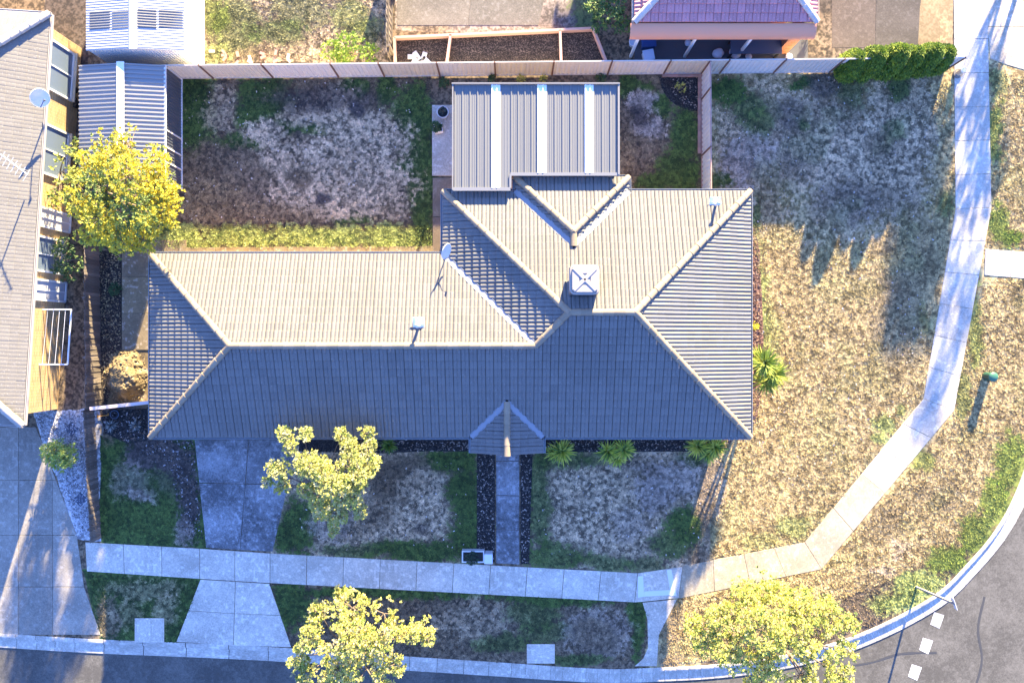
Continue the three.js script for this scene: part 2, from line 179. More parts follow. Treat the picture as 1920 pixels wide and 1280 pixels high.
{ // carriageway: everything on the street side of the kerb
  const off = KP.map(([x, z]) => [x, z]), o = [...off, [70, -57], [70, 60], [-60, 60], [-60, 10]];
  st('road', polyGeo(o, -0.118), matRoad, 'grey asphalt street curving round the corner').userData.category = 'road';
  const cs = [[-0.02, 0.0], [0.0, 0.012], [0.12, 0.012], [0.17, -0.02], [0.24, -0.1], [0.6, -0.092], [0.62, -0.13]];
  const cur = new THREE.CatmullRomCurve3(KP.map(([x, z]) => V(x, 0, z)), false, 'centripetal'), N = 400, pos = [], uv = [], idx = [];
  for (let i = 0; i <= N; i++) { const u = i / N, p = cur.getPoint(u), t = cur.getTangent(u), nx = -t.z, nz = t.x; cs.forEach(([d, y], j) => { pos.push(p.x + nx * d, y, p.z + nz * d); uv.push(i * 0.25, d); if (i && j) { const a = i * cs.length + j, b = a - cs.length; idx.push(a, b, b - 1, a, b - 1, a - 1); } }); }
  const kg = sg('kerb', 'pale concrete kerb and gutter sweeping round the street corner', 'kerb');
  for (let s = 0; s < 100; s++) { const P2 = [], U2 = [], I2 = [], n = cs.length; for (let i = 0; i <= 4; i++) { const a = (s * 4 + i) * n; for (let j = 0; j < n; j++) { let e = i === 4 ? 0.06 : i === 0 ? 0.0 : 0; const b = i === 4 ? a - n : a; const k = (a + j) * 3, q = (b + j) * 3; P2.push(LR(pos[k], pos[q], e), pos[k + 1], LR(pos[k + 2], pos[q + 2], e)); U2.push(uv[(a + j) * 2], uv[(a + j) * 2 + 1]); if (i && j) { const x = i * n + j, y = x - n; I2.push(x, y, y - 1, x, y - 1, x - 1); } } } const g = new THREE.BufferGeometry(); g.setAttribute('position', new THREE.Float32BufferAttribute(P2, 3)); g.setAttribute('uv', new THREE.Float32BufferAttribute(U2, 2)); g.setIndex(I2); g.computeVertexNormals(); const c = g.attributes.position; if (Math.abs(c.getX(0)) < 30 && Math.abs(c.getZ(0)) < 25) mesh('kerb_segment', g, [matKerb, concretes[1], concretes[0]][s % 3], kg); else (kg.userData.rest ??= []).push(g); }
  const m0 = mesh('kerb_run', merge(kg.userData.rest), matKerb, kg); m0.userData.kind = 'stuff'; delete kg.userData.rest;
}
const LAWNS = { back: [[334, 143], [809, 140], [809, 466], [300, 470], [333, 340]] };
const lawn = (pts, label) => st('lawn', groundUV(polyGeo(gm(pts), 0.002)), matGround, label);
lawn([[334, 142], [808, 138], [808, 466], [290, 466], [345, 340]], 'patchy dry back lawn with green tufts between shed and patio');
lawn([[1163, 138], [1318, 138], [1318, 372], [1163, 372]], 'small brown and green lawn beside the patio cover');
lawn([[1334, 136], [1786, 118], [1788, 390], [1729, 745], [1509, 1012], [1330, 1048], [1345, 860], [1436, 640], [1408, 430], [1334, 380]], 'large dry straw lawn on the open corner of the block');
lawn([[530, 846], [893, 846], [893, 1056], [500, 1034]], 'front lawn with brown middle and green rim under the young tree');
lawn([[998, 846], [1345, 846], [1329, 1048], [1210, 1070], [998, 1058]], 'grey dead front lawn right of the entry path');
lawn([[189, 820], [366, 822], [386, 1024], [189, 1014]], 'green and bare front lawn left of the driveway');
lawn([[163, 1074], [373, 1088], [329, 1202], [191, 1196]], 'green verge lawn between the two driveway crossings');
lawn([[506, 1094], [1195, 1130], [1209, 1145], [1213, 1160], [1214, 1215], [1203, 1234], [1185, 1246], [960, 1240], [548, 1212]], 'long verge lawn with worn patches along the street');
lawn([[1273, 1122], [1440, 1090], [1542, 1066], [1640, 958], [1728, 856], [1790, 768], [1814, 640], [1852, 520], [1942, 525], [1940, 740], [1926, 832], [1886, 950], [1813, 1052], [1763, 1102], [1648, 1166], [1538, 1206], [1330, 1240], [1225, 1246], [1236, 1190]], 'straw coloured verge with green rim along the curved kerb');
lawn([[1857, 128], [1945, 150], [1945, 465], [1850, 465], [1860, 385]], 'short verge lawn beside the pavement and a crossing');
lawn([[374, -100], [728, -100], [728, 116], [374, 116]], 'patchy green neighbouring yard behind the back fence');

// concrete slabs, each its own piece
function slab(parent, pts, y, mat, gap = 0.5, name = 'concrete_slab', th = 0.12) {
  const c = pts.reduce((a, p) => [a[0] + p[0] / pts.length, a[1] + p[1] / pts.length], [0, 0]);
  const q = pts.map(([x, y2]) => { const L = Math.hypot(x - c[0], y2 - c[1]); return [x - (x - c[0]) / L * gap, y2 - (y2 - c[1]) / L * gap]; });
  return mesh(name, prism(gm(q), y - th, y, 0.008), mat, parent);
}
const lp = (a, b, t) => [LR(a[0], b[0], t), LR(a[1], b[1], t)];
let slabN = 0;
function strip(parent, a0, a1, b0, b1, n, y, mats, gap) { for (let i = 0; i < n; i++) slab(parent, [lp(a0, a1, i / n), lp(a0, a1, (i + 1) / n), lp(b0, b1, (i + 1) / n), lp(b0, b1, i / n)], y + 0.003 * ((slabN * 7) % 3), mats[(slabN++ * 5) % mats.length], gap); }
const path = sg('footpath', 'pale concrete footpath slabs round the two street sides of the block', 'footpath');
strip(path, [159, 1016], [374, 1028], [162, 1071], [374, 1085], 3, 0.012, aprons);
strip(path, [374, 1028], [506, 1037], [374, 1085], [506, 1093], 2, 0.014, aprons);
strip(path, [506, 1037], [1196, 1074], [506, 1093], [1190, 1129], 10, 0.012, aprons);
slab(path, [[1196, 1074], [1280, 1062], [1273, 1121], [1205, 1128], [1190, 1129]], 0.014, aprons[0]);
const warmC = [M(0.82, 0.75, 0.62, 0.9, { map: mapPath }), M(0.74, 0.69, 0.58, 0.9, { map: mapPath })];
strip(path, [1280, 1061], [1509, 1016], [1273, 1122], [1541, 1067], 4, 0.012, warmC);
strip(path, [1509, 1016], [1616, 888], [1541, 1067], [1660, 924], 2, 0.012, warmC);
strip(path, [1616, 888], [1732, 747], [1660, 924], [1790, 769], 3, 0.012, concretes);
strip(path, [1732, 747], [1792, 391], [1790, 769], [1860, 389], 6, 0.012, concretes);
strip(path, [1792, 391], [1787, -180], [1860, 389], [1849, -180], 9, 0.012, concretes);
slab(path, [[1205, 1129], [1270, 1123], [1236, 1190], [1232, 1249], [1190, 1249], [1206, 1235], [1215, 1215], [1214, 1160]], 0.008, aprons[1]);
{ const r = sg('ramp_marking', 'pale painted U shaped outline of the kerb ramp on the footpath', 'marking'), m = M(0.75, 0.78, 0.8, 0.8); for (const q of [[[1196, 1080], [1206, 1079], [1208, 1118], [1196, 1120]], [[1250, 1068], [1259, 1067], [1269, 1116], [1258, 1117]], [[1208, 1108], [1256, 1105], [1258, 1115], [1208, 1118]]]) mesh('painted_line', polyGeo(gm(q), 0.024), m, r); }
const drv = sg('driveway', 'blue grey concrete driveway panels under the young front tree', 'driveway');
for (const [t0, t1] of [[0, 0.4], [0.4, 1]]) for (const s of [0, 1]) { const L = [[364, 824], [386, 1027]], C = [[466, 824], [450, 1031]], Rr = [[560, 824], [511, 1034]]; const A = s ? C : L, B = s ? Rr : C; slab(drv, [lp(A[0], A[1], t0), lp(B[0], B[1], t0), lp(B[0], B[1], t1), lp(A[0], A[1], t1)], 0.02, drives[(s + (t0 ? 2 : 0)) % 3], 0.7); }
const apr = sg('driveway_crossing', 'light concrete driveway crossing between the verge lawns', 'driveway');
for (const [t0, t1, s] of [[0, 0.5, 0], [0.5, 1, 0], [0, 0.5, 1], [0.5, 1, 1]]) { const L = [[375, 1086], [330, 1203]], C = [[441, 1090], [437, 1210]], Rr = [[505, 1094], [546, 1213]]; const A = s ? C : L, B = s ? Rr : C; slab(apr, [lp(A[0], A[1], t0), lp(B[0], B[1], t0), lp(B[0], B[1], t1), lp(A[0], A[1], t1)], 0.01, aprons[(s * 2 + (t0 ? 1 : 0)) % 3], 0.5); }
const nd = sg('driveway', 'wide grey concrete driveway of the tiled house on the left', 'driveway');
{ const m = [0.46, 0.54, 0.42, 0.5].map((k) => M(k, k, k, 0.9, { map: mapApron })); let i = 0; const xs = [-260, -120, 34, 98, 156]; for (let r = 0; r < 4; r++) for (let c = 0; c < 4; c++) { const y0 = [800, 900, 1003, 1100][r], y1 = [900, 1003, 1100, 1190][r]; const ed = (x, y) => Math.min(x, y < 1010 ? LR(66, 146, (y - 800) / 210) : y < 1100 ? 157 : LR(157, 188, (y - 1100) / 90)); const a = c === 3 ? 157 : xs[c + 1]; const q = [[xs[c], y0], [c === 3 ? 400 : a, y0], [c === 3 ? 400 : a, y1], [xs[c], y1]].map(([x, y]) => [ed(x, y), y]); if (q[1][0] - q[0][0] < 6 && q[2][0] - q[3][0] < 6) continue; slab(nd, q, 0.006, m[(i++ * 3) % 4], 0.5); } }
const fp = sg('entry_path', 'blue grey concrete path from footpath to the porch', 'path');
strip(fp, [930, 800], [930, 1056], [974, 800], [974, 1058], 4, 0.018, [drives[0], drives[1], drives[0]], 0.5);
const ps = sg('patio_slab', 'pale concrete patio with two pots beside the ribbed cover', 'paving');
strip(ps, [810, 197], [1150, 197], [810, 330], [1150, 330], 3, 0.05, [M(1.5, 1.55, 1.65, 0.8, { map: mapPath }), concretes[0], concretes[1]], 0.4);
const sp = sg('side_path', 'grey brown concrete path along the left end of the patio', 'path');
strip(sp, [811, 333], [811, 480], [850, 333], [850, 480], 2, 0.03, [M(0.36, 0.33, 0.3, 0.9, { map: mapPath }), M(0.3, 0.25, 0.23, 0.9, { map: mapPath })], 0.5);
const np = sg('wall_path', 'narrow tan concrete path along the sunlit back wall', 'path');
strip(np, [296, 464], [836, 461], [296, 500], [836, 500], 5, 0.03, [matTan, M(0.95, 0.92, 0.85, 0.9, { map: mapTanC })], 0.4);
const wp = sg('side_path', 'tan and grey concrete path beside the left end wall', 'path');
strip(wp, [228, 450], [228, 656], [350, 450], [350, 656], 3, 0.03, [matTan, M(0.9, 0.9, 0.95, 0.9, { map: mapTanC })], 0.4);
const cs2 = sg('driveway_crossing', 'short bright concrete crossing right of the pavement', 'driveway'); strip(cs2, [1848, 466], [1945, 474], [1846, 516], [1945, 524], 2, 0.01, concretes);
const cs3 = sg('driveway', 'broad cream concrete driveway in the corner beyond the footpath', 'driveway'); { const c = [M(0.98, 0.92, 0.82, 0.9, { map: mapPath }), M(0.92, 0.86, 0.76, 0.9, { map: mapPath })]; slab(cs3, [[1851, -180], [1948, -180], [1948, 50], [1852, 50]], 0.01, c[0]); slab(cs3, [[1852, 50], [1948, 50], [1948, 150], [1925, 132], [1890, 122], [1857, 110]], 0.01, c[1]); }
const ty = sg('concrete_yard', 'weathered grey concrete yard of the neighbour behind the fence', 'paving'); strip(ty, [744, -180], [1060, -180], [744, 48], [1010, 48], 2, 0.002, [M(0.3, 0.29, 0.28, 0.9, { map: mapApron }), M(0.26, 0.255, 0.25, 0.9, { map: mapApron })]);
const ty2 = sg('concrete_yard', 'dark stained concrete yard beside the purple roofed house', 'paving'); strip(ty2, [1560, -180], [1736, -180], [1560, 90], [1722, 90], 2, 0.002, [M(0.19, 0.165, 0.17, 0.9, { map: mapApron }), M(0.16, 0.15, 0.16, 0.9, { map: mapApron })]);
// mulch beds
const bed = (pts, label, mat = matMulch) => st('mulch_bed', polyGeo(gm(pts), 0.014), mat, label);
bed([[700, 800], [892, 800], [892, 846], [800, 846], [700, 850], [560, 846], [562, 815]], 'black mulch bed along the front wall left of the porch');
bed([[1000, 800], [1390, 800], [1330, 846], [998, 848]], 'black mulch bed along the front wall right of the porch');
bed([[894, 848], [928, 848], [928, 1053], [894, 1054]], 'narrow black mulch bed left of the entry path');
bed([[976, 848], [999, 848], [992, 1057], [976, 1057]], 'narrow black mulch bed right of the entry path');
bed([[1380, 425], [1414, 425], [1426, 470], [1432, 640], [1432, 720], [1418, 790], [1370, 830], [1340, 846], [1352, 800]], 'reddish bark bed curving round the right end wall', matMulchRed);
{ const p = []; for (let i = 0; i <= 10; i++) { const a = Math.PI / 2 + i / 10 * Math.PI / 2; p.push([1310 + 72 * Math.cos(a) * 1.02, 143 + 66 * Math.sin(a)]); } p.push([1240, 142], [1310, 140]); bed(p, 'quarter round black mulch bed in the fence corner'); }
bed([[186, 770], [276, 766], [276, 826], [240, 832], [196, 812]], 'dark leaf littered bed behind the side gate');
st('side_garden', polyGeo(gm([[186, 470], [228, 470], [228, 656], [200, 760], [186, 768]]), 0.01), M(1.6, 1.3, 1, 0.95, { map: mapMulch }), 'strip of dark soil along the paling fence');
{ // heap of tan soil
  const g = new THREE.PlaneGeometry(84 * S, 112 * S, 90, 110); g.rotateX(-Math.PI / 2); const p = g.attributes.position;
  for (let i = 0; i < p.count; i++) { const x = p.getX(i), z = p.getZ(i), e = Math.hypot(x / (40 * S), z / (54 * S)) + 0.25 * (fbm(x * 3 + 4, z * 3, 3) - 0.5); p.setY(i, 0.5 * sm(1, 0.35, e) * (0.7 + 0.6 * fbm(x * 2, z * 2 + 3, 3)) + 0.16 * (fbm(x * 8, z * 8, 4) - 0.4) * sm(1.05, 0.8, e)); }
  g.computeVertexNormals(); g.translate((237 - 960) * S, 0, (706 - 640) * S);
  st('soil_mound', g, M(0.68, 0.66, 0.62, 0.98, { map: mapTanC }), 'sunlit heap of tan soil beside the left end wall');
}
{ const m = M(0.05, 0.05, 0.05, 0.7); for (const [pts, l] of [[[[1600, 1250], [1640, 1243], [1690, 1228], [1760, 1225]], 'dark sealed crack on the asphalt left of the painted dashes'], [[[1850, 1120], [1838, 1180], [1845, 1240], [1830, 1300]], 'dark sealed crack along the side street asphalt']]) { const c = new THREE.CatmullRomCurve3(gm(pts).map(([x, z]) => V(x, 0, z))), L = [], Rr = []; for (let i = 0; i <= 24; i++) { const p = c.getPoint(i / 24), t = c.getTangent(i / 24), w = 0.03 + 0.03 * n2(i * 0.7, pts[0][0]); L.push([p.x - t.z * w, p.z + t.x * w]); Rr.push([p.x + t.z * w, p.z - t.x * w]); } st('crack_seal', polyGeo([...L, ...Rr.reverse()], -0.114), m, l); } }
{ const g = sg('lane_marking', 'row of white painted dashes across the side street mouth', 'road marking'); for (const [x, y] of [[1761, 1164], [1740, 1212], [1719, 1262], [1697, 1312]]) { const q = [[-6, -15], [13, -9], [4, 16], [-13, 8]].map(([a, b]) => [x + a, y + b]); mesh('painted_dash', polyGeo(gm(q), -0.113), matPaint, g); } }

// ------------------------------------------------------------------ tiled roofs
const TAN = 0.404, TW = 0.3, TL = 0.32;
function tileGeo() { // two rolls wide, raised at its lower edge
  const g = [], prof = (u) => 0.029 * Math.pow(Math.abs(Math.sin(Math.PI * u / 0.15)), 0.85) - (u < 0.012 || u > TW - 0.006 ? 0.022 : 0);
  const top = (u, v) => [u, v, prof(u) + 0.05 * (1 - v / 0.34)];
  const K = [0, 0.014, 0.04, 0.075, 0.11, 0.136, 0.15, 0.164, 0.19, 0.225, 0.26, 0.286, 0.3]; for (let i = 0; i + 1 < K.length; i++) { const a = K[i], b = K[i + 1]; const A = top(a, 0.02), B = top(b, 0.02), C = top(b, 0.335), D = top(a, 0.335); g.push(A, B, C, A, C, D); const A1 = [a, 0, prof(a) + 0.022], B1 = [b, 0, prof(b) + 0.022]; g.push(A1, B1, B, A1, B, A); }
  return g;
}
const TILE = tileGeo();
function face(p3, a, b, origin, ws = 1) { // plane of a roof face: eave a->b runs along u
  let u = b.clone().sub(a).normalize(); const n = V(0, 0, 0); for (let i = 1; i + 1 < p3.length; i++) n.add(p3[i].clone().sub(p3[0]).cross(p3[i + 1].clone().sub(p3[0]))); n.normalize(); if (n.y < 0) n.negate();
  let v = n.clone().cross(u); if (v.y < 0) { u.negate(); v = n.clone().cross(u); }
  const o = (origin ?? a).clone(); return { u, v, n, o, ws, uv: (p) => { const q = p.clone().sub(o); return [q.dot(u), q.dot(v)]; } };
}
function clip(tri, poly, ins) { // Sutherland-Hodgman in u,v against a convex polygon (counter-clockwise)
  let out = tri; for (let i = 0; i < poly.length && out.length; i++) {
    const [x0, y0] = poly[i], [x1, y1] = poly[(i + 1) % poly.length], off = ins[i] * Math.hypot(x1 - x0, y1 - y0), d = (p) => (x1 - x0) * (p[1] - y0) - (y1 - y0) * (p[0] - x0) - off, r = [];
    for (let k = 0; k < out.length; k++) { const p = out[k], q = out[(k + 1) % out.length], a = d(p), c = d(q); if (a >= 0) r.push(p); if ((a >= 0) !== (c >= 0)) { const t = a / (a - c); r.push([LR(p[0], q[0], t), LR(p[1], q[1], t), LR(p[2], q[2], t)]); } }
    out = r;
  } return out;
}
function geoFromTris(pos, f, du = 0) { // local u,v,w -> world, uv in metres
  const P = [], UV = []; for (const [a, b, c] of pos) { const p = f.o.clone().addScaledVector(f.u, a).addScaledVector(f.v, b).addScaledVector(f.n, c * f.ws); P.push(p.x, p.y, p.z); UV.push(a + du, b); }
  const g = new THREE.BufferGeometry(); g.setAttribute('position', new THREE.Float32BufferAttribute(P, 3)); g.setAttribute('uv', new THREE.Float32BufferAttribute(UV, 2)); g.computeVertexNormals(); return g;
}
// lays tiles on convex faces: whole tiles are collected, cut ones are clipped
const VALLEYS = [];
const inValley = (p, q) => { const m = p.clone().add(q).multiplyScalar(0.5); return VALLEYS.some(([a, b]) => { const d = b.clone().sub(a), L = d.length(), t = m.clone().sub(a).dot(d) / (L * L); return t > 0 && t < 1 && m.distanceTo(a.clone().addScaledVector(d, t)) < 0.02; }); };
function layTiles(faces, whole, cut) {
  for (const { p, o, seed = 0, ws } of faces) {
    const f = face(p, p[0], p[1], o, ws); let poly = p.map(f.uv); let area = 0; poly.forEach((q, i) => { const r = poly[(i + 1) % poly.length]; area += q[0] * r[1] - r[0] * q[1]; }); let P3 = [...p]; if (area < 0) { poly.reverse(); P3.reverse(); } const ins = P3.map((q, i) => inValley(q, P3[(i + 1) % P3.length]) ? 0.1 : 0);
    const us = poly.map((q) => q[0]), vs = poly.map((q) => q[1]);
    for (let j = Math.floor(Math.min(...vs) / TL); j * TL < Math.max(...vs); j++) for (let i = Math.floor(Math.min(...us) / TW); i * TW < Math.max(...us); i++) {
      const x = i * TW, y = j * TL, inside = (a, b) => poly.every(([x0, y0], k) => { const [x1, y1] = poly[(k + 1) % poly.length]; return (x1 - x0) * (b - y0) - (y1 - y0) * (a - x0) >= ins[k] * Math.hypot(x1 - x0, y1 - y0) - 1e-6; });
      const jig = (hsh(i + seed * 31, j + 7) - 0.5) * 0.006, jag = (hsh(i + 5, j + seed * 17) - 0.5) * 0.007;
      if (inside(x, y) && inside(x + TW, y) && inside(x, y + TL) && inside(x + TW, y + TL)) { whole.push({ f, x, y, jig, jag, h: f.o.y + y * f.v.y, k: Math.floor(hsh(i * 3 + 1 + seed, j * 5) * 4) }); continue; }
      const acc = []; for (let k = 0; k < TILE.length; k += 3) { const r = clip([0, 1, 2].map((q) => [TILE[k + q][0] + x, TILE[k + q][1] + y, TILE[k + q][2] + jig]), poly, ins); for (let q = 1; q + 1 < r.length; q++) acc.push(r[0], r[q], r[q + 1]); }
      if (acc.length) cut.push(geoFromTris(acc, f, seed * 0.7));
    }
  }
}
const tileVariants = [0, 1, 2, 3].map((s) => { const pos = TILE.flat(), g = new THREE.BufferGeometry(); g.setAttribute('position', new THREE.Float32BufferAttribute(pos, 3)); const uv = []; for (const [a, b] of TILE) uv.push(a + s * 0.83, b + s * 0.57); g.setAttribute('uv', new THREE.Float32BufferAttribute(uv, 2)); g.computeVertexNormals(); return g; });
const tileMatrix = (t) => { const m = new THREE.Matrix4().makeBasis(t.f.u, t.f.v, t.f.n.clone().multiplyScalar(t.f.ws)); m.setPosition(t.f.o.clone().addScaledVector(t.f.u, t.x).addScaledVector(t.f.v, t.y + t.jag).addScaledVector(t.f.n, t.jig)); return m; };
function tiledRoof(parent, faces, mats, nSingle) {
  const tone = (t) => { const p = t.f.o.clone().addScaledVector(t.f.u, t.x).addScaledVector(t.f.v, t.y); return fbm(p.x * 0.55 + 20, p.z * 0.55 + 20, 3) + 0.12 * (t.k - 1.5) / 3 > 0.63 ? 3 : t.k % 3; };
  const whole = [], cut = []; layTiles(faces, whole, cut); whole.sort((a, b) => b.h - a.h);
  whole.slice(0, nSingle).forEach((t) => { const m = mesh('roof_tile', tileVariants[t.k], mats[tone(t)], parent); tileMatrix(t).decompose(m.position, m.quaternion, m.scale); });
  const rest = whole.slice(nSingle), by = [[], [], [], []]; rest.forEach((t) => by[tone(t)].push(tileVariants[t.k].clone().applyMatrix4(tileMatrix(t)))); by[0].push(...cut);
  by.forEach((gs, i) => { if (gs.length) mesh('tile_field', merge(gs), mats[i], parent).userData.kind = 'stuff'; });
}
function ridgeCaps(parent, a, b, mats, r = 0.125, L = 0.4) { // overlapping caps from the low end up
  const low = a.y <= b.y ? a : b, high = low === a ? b : a, d = high.clone().sub(low), len = d.length(), n = Math.max(1, Math.round(len / L)), q = new THREE.Quaternion().setFromUnitVectors(V(0, 0, 1), d.normalize());
  const e = new THREE.Euler().setFromRotationMatrix(new THREE.Matrix4().lookAt(high, low, V(0, 1, 0)));
  const st2 = len / n, g = new THREE.CylinderGeometry(r * 0.9, r * 1.06, st2 * 1.12, 8, 1, false, -Math.PI / 2, Math.PI); g.rotateX(-Math.PI / 2); g.scale(1, 0.72, 1);
  for (let i = 0; i < n; i++) { const m = mesh('ridge_cap', g, mats[(i * 7 + n) % 3], parent); m.position.copy(low).addScaledVector(d, (i + 0.5) * st2); m.position.y += 0.05 + 0.004 * ((i * 5) % 3); m.rotation.copy(e); }
}
function gutterRun(a, b, out) { // open gutter along an eave, out = unit outward direction
  const y = a.y - 0.02, g = [], p = (q, d, h) => q.clone().addScaledVector(out, d).setY(h);
  g.push(bar(p(a, 0.02, y - 0.05), p(b, 0.02, y - 0.05), 0.012, 0.12), bar(p(a, 0.05, y - 0.1), p(b, 0.05, y - 0.1), 0.08, 0.012), bar(p(a, 0.085, y - 0.045), p(b, 0.085, y - 0.045), 0.014, 0.12)); return g;
}

// ------------------------------------------------------------------ the house
const EH = 2.45, hs = (d) => EH + d * S * TAN;
const house = thing('house', 'L shaped single storey house with ribbed tile hip roof filling the fenced block', 'house', V(0, 0, 0));
{
  const P = { NW: R(-628, -152, EH), SW: R(-628, 166, EH), L: R(-467, 7, hs(160)), M: R(39, 7, hs(159)), D: R(93, -47.5, hs(213.5)), E: R(200.5, -47.5, hs(213.5)), NE: R(414, -261, EH), SE: R(414, 166, EH), wNW: R(-120, -261, EH), v0: R(-120, -152, EH),
    d0: R(5, -285, EH), d1: R(203, -285, EH), dA: R(104, -186, hs(99)), dB: R(104, -162, hs(99)), e0: R(5, -261, EH), e1: R(203, -261, EH),
    p0: R(-71, 166, EH), p1: R(-71, 194, EH), pA: R(-8.5, 194, hs(62.5)), pB: R(-8.5, 103.5, hs(62.5)), p2: R(54, 166, EH), p3: R(54, 194, EH) };
  const at = (x, z, face) => R(x, z, face === 'S' ? hs(166 - z) : face === 'N' ? hs(z + 261) : hs(z + 152));
  const roof = part('roof', house);
  for (const [a, b] of [['v0', 'M'], ['e0', 'dB'], ['e1', 'dB'], ['p0', 'pB'], ['p2', 'pB']]) VALLEYS.push([P[a], P[b]]);
  const faces = [
    { p: [P.NW, P.v0, P.M, P.L], o: P.NW, seed: 1 }, { p: [P.NW, P.SW, P.L], o: P.NW, seed: 2 },
    { p: [P.SW, P.p0, P.pB, at(-8.5, 7, 'S'), P.L], o: P.SW, seed: 3 }, { p: [at(-8.5, 7, 'S'), P.M, at(39, 151, 'S'), P.pB], o: P.SW, seed: 3 }, { p: [P.p2, P.SE, P.E, P.D, P.M, at(39, 151, 'S')], o: P.SW, seed: 3 },
    { p: [P.wNW, P.e0, P.dB, at(104, -47.5, 'N'), P.D], o: P.wNW, seed: 4 }, { p: [P.e1, P.NE, P.E, at(104, -47.5, 'N'), P.dB], o: P.wNW, seed: 4 },
    { p: [P.NE, P.SE, P.E], o: P.NE, seed: 5 }, { p: [P.v0, P.wNW, P.D, P.M], o: P.wNW, seed: 6 },
    { p: [P.d0, P.d1, P.dA], o: P.d0, seed: 7 }, { p: [P.d0, P.e0, P.dB, P.dA], o: P.d0, seed: 8 }, { p: [P.d1, P.e1, P.dB, P.dA], o: P.d1, seed: 9 },
    { p: [P.p0, P.p1, P.pA, P.pB], o: P.p1, seed: 10 }, { p: [P.p2, P.p3, P.pA, P.pB], o: P.p3, seed: 11 },
  ];
  // the third face of the south side is concave at M: split it
  faces.splice(4, 1, { p: [P.M, P.D, P.E, P.SE, P.p2, at(39, 151, 'S')], o: P.SW, seed: 3 });
  for (const f of faces.slice(2, 5)) { const e = face([P.SW, P.SE, P.L], P.SW, P.SE, P.SW); f.p = [...f.p]; f.e = e; }
  for (const f of faces) { // edge 0-1 must run along the eave: rotate lists that do not start on one
    const d = (i) => Math.abs(f.p[i].y - f.p[(i + 1) % f.p.length].y); let k = 0; while (d(k) > 1e-6 && k < f.p.length - 1) k++; f.p = [...f.p.slice(k), ...f.p.slice(0, k)];
  }
  tiledRoof(roof, faces, tileMats, 300);
  { const g = faces.map(({ p }) => { const q = new THREE.BufferGeometry(), pos = []; for (let i = 1; i + 1 < p.length; i++) pos.push(...[p[0], p[i], p[i + 1]].flatMap((v) => [v.x, v.y - 0.03, v.z])); q.setAttribute('position', new THREE.Float32BufferAttribute(pos, 3)); q.setAttribute('uv', new THREE.Float32BufferAttribute(new Float32Array(pos.length / 3 * 2), 2)); q.computeVertexNormals(); return q; }); mesh('roof_underlay', merge(g), matDeck, roof); }
  for (const [a, b] of [['NW', 'L'], ['SW', 'L'], ['L', 'M'], ['M', 'D'], ['D', 'E'], ['E', 'NE'], ['E', 'SE'], ['D', 'wNW'], ['d0', 'dA'], ['d1', 'dA'], ['dA', 'dB'], ['pB', 'pA']]) ridgeCaps(roof, P[a], P[b], capMats);
  for (const [a, b] of [['v0', 'M'], ['e0', 'dB'], ['e1', 'dB'], ['p0', 'pB'], ['p2', 'pB']]) { const A = P[a].clone(), B = P[b].clone(); A.y += 0.05; B.y += 0.05; const d = B.clone().sub(A).setY(0).normalize(), s = V(-d.z, 0, d.x).multiplyScalar(0.055), g = []; for (const k of [-1, 1]) { const o = s.clone().multiplyScalar(k); g.push(bar(A.clone().add(o).setY(A.y + 0.012), B.clone().add(o).setY(B.y + 0.012), 0.11, 0.008)); g.push(bar(A.clone().add(o.clone().multiplyScalar(1.9)).setY(A.y + 0.02), B.clone().add(o.clone().multiplyScalar(1.9)).setY(B.y + 0.02), 0.018, 0.02)); } mesh('valley_flashing', merge(g), matValley, roof); }
  const runs = [[P.NW, P.v0, [0, 0, -1]], [P.v0, P.wNW, [-1, 0, 0]], [P.wNW, P.e0, [0, 0, -1]], [P.e0, P.d0, [-1, 0, 0]], [P.d0, P.d1, [0, 0, -1]], [P.d1, P.e1, [1, 0, 0]], [P.e1, P.NE, [0, 0, -1]], [P.NE, P.SE, [1, 0, 0]], [P.SE, P.p2, [0, 0, 1]], [P.p2, P.p3, [1, 0, 0]], [P.p1, P.p0, [-1, 0, 0]], [P.p0, P.SW, [0, 0, 1]], [P.SW, P.NW, [-1, 0, 0]]];
  for (const [a, b, o] of runs) mesh('gutter', merge(gutterRun(a, b, V(...o))), matGutter, house);
  // walls, soffit, porch gable and posts, openings
  const k = 20, out = [[-628 + k, -152 + k], [-120 + k, -152 + k], [-120 + k, -261 + k], [5 + k, -261 + k], [5 + k, -285 + k], [203 - k, -285 + k], [203 - k, -261 + k], [414 - k, -261 + k], [414 - k, 166 - k], [-628 + k, 166 - k]].map(([x, z]) => [x * S, z * S]);
  mesh('wall', prism(out, 0, 2.35), matBrick, house);
  const eave = [[-628, -152], [-120, -152], [-120, -261], [5, -261], [5, -285], [203, -285], [203, -261], [414, -261], [414, 166], [54, 166], [54, 194], [-71, 194], [-71, 166], [-628, 166]].map(([x, z]) => [x * S, z * S]);
  mesh('soffit', prism(eave, 2.355, 2.4), M(0.6, 0.58, 0.54), house);
  { const g = new THREE.Shape([[-62, 0], [62, 0], [0, 62 * TAN]].map(([x, y]) => new THREE.Vector2(x * S, y * S))); const q = new THREE.ExtrudeGeometry(g, { depth: 0.04, bevelEnabled: false }); q.translate(-8.5 * S, 2.42, 192 * S); mesh('porch_gable', q, M(0.6, 0.58, 0.54), house); }
  for (const x of [-60, 43]) mesh('porch_post', box(0.1, 2.35, 0.1, x * S, 1.175, 186 * S), matFrame, house);
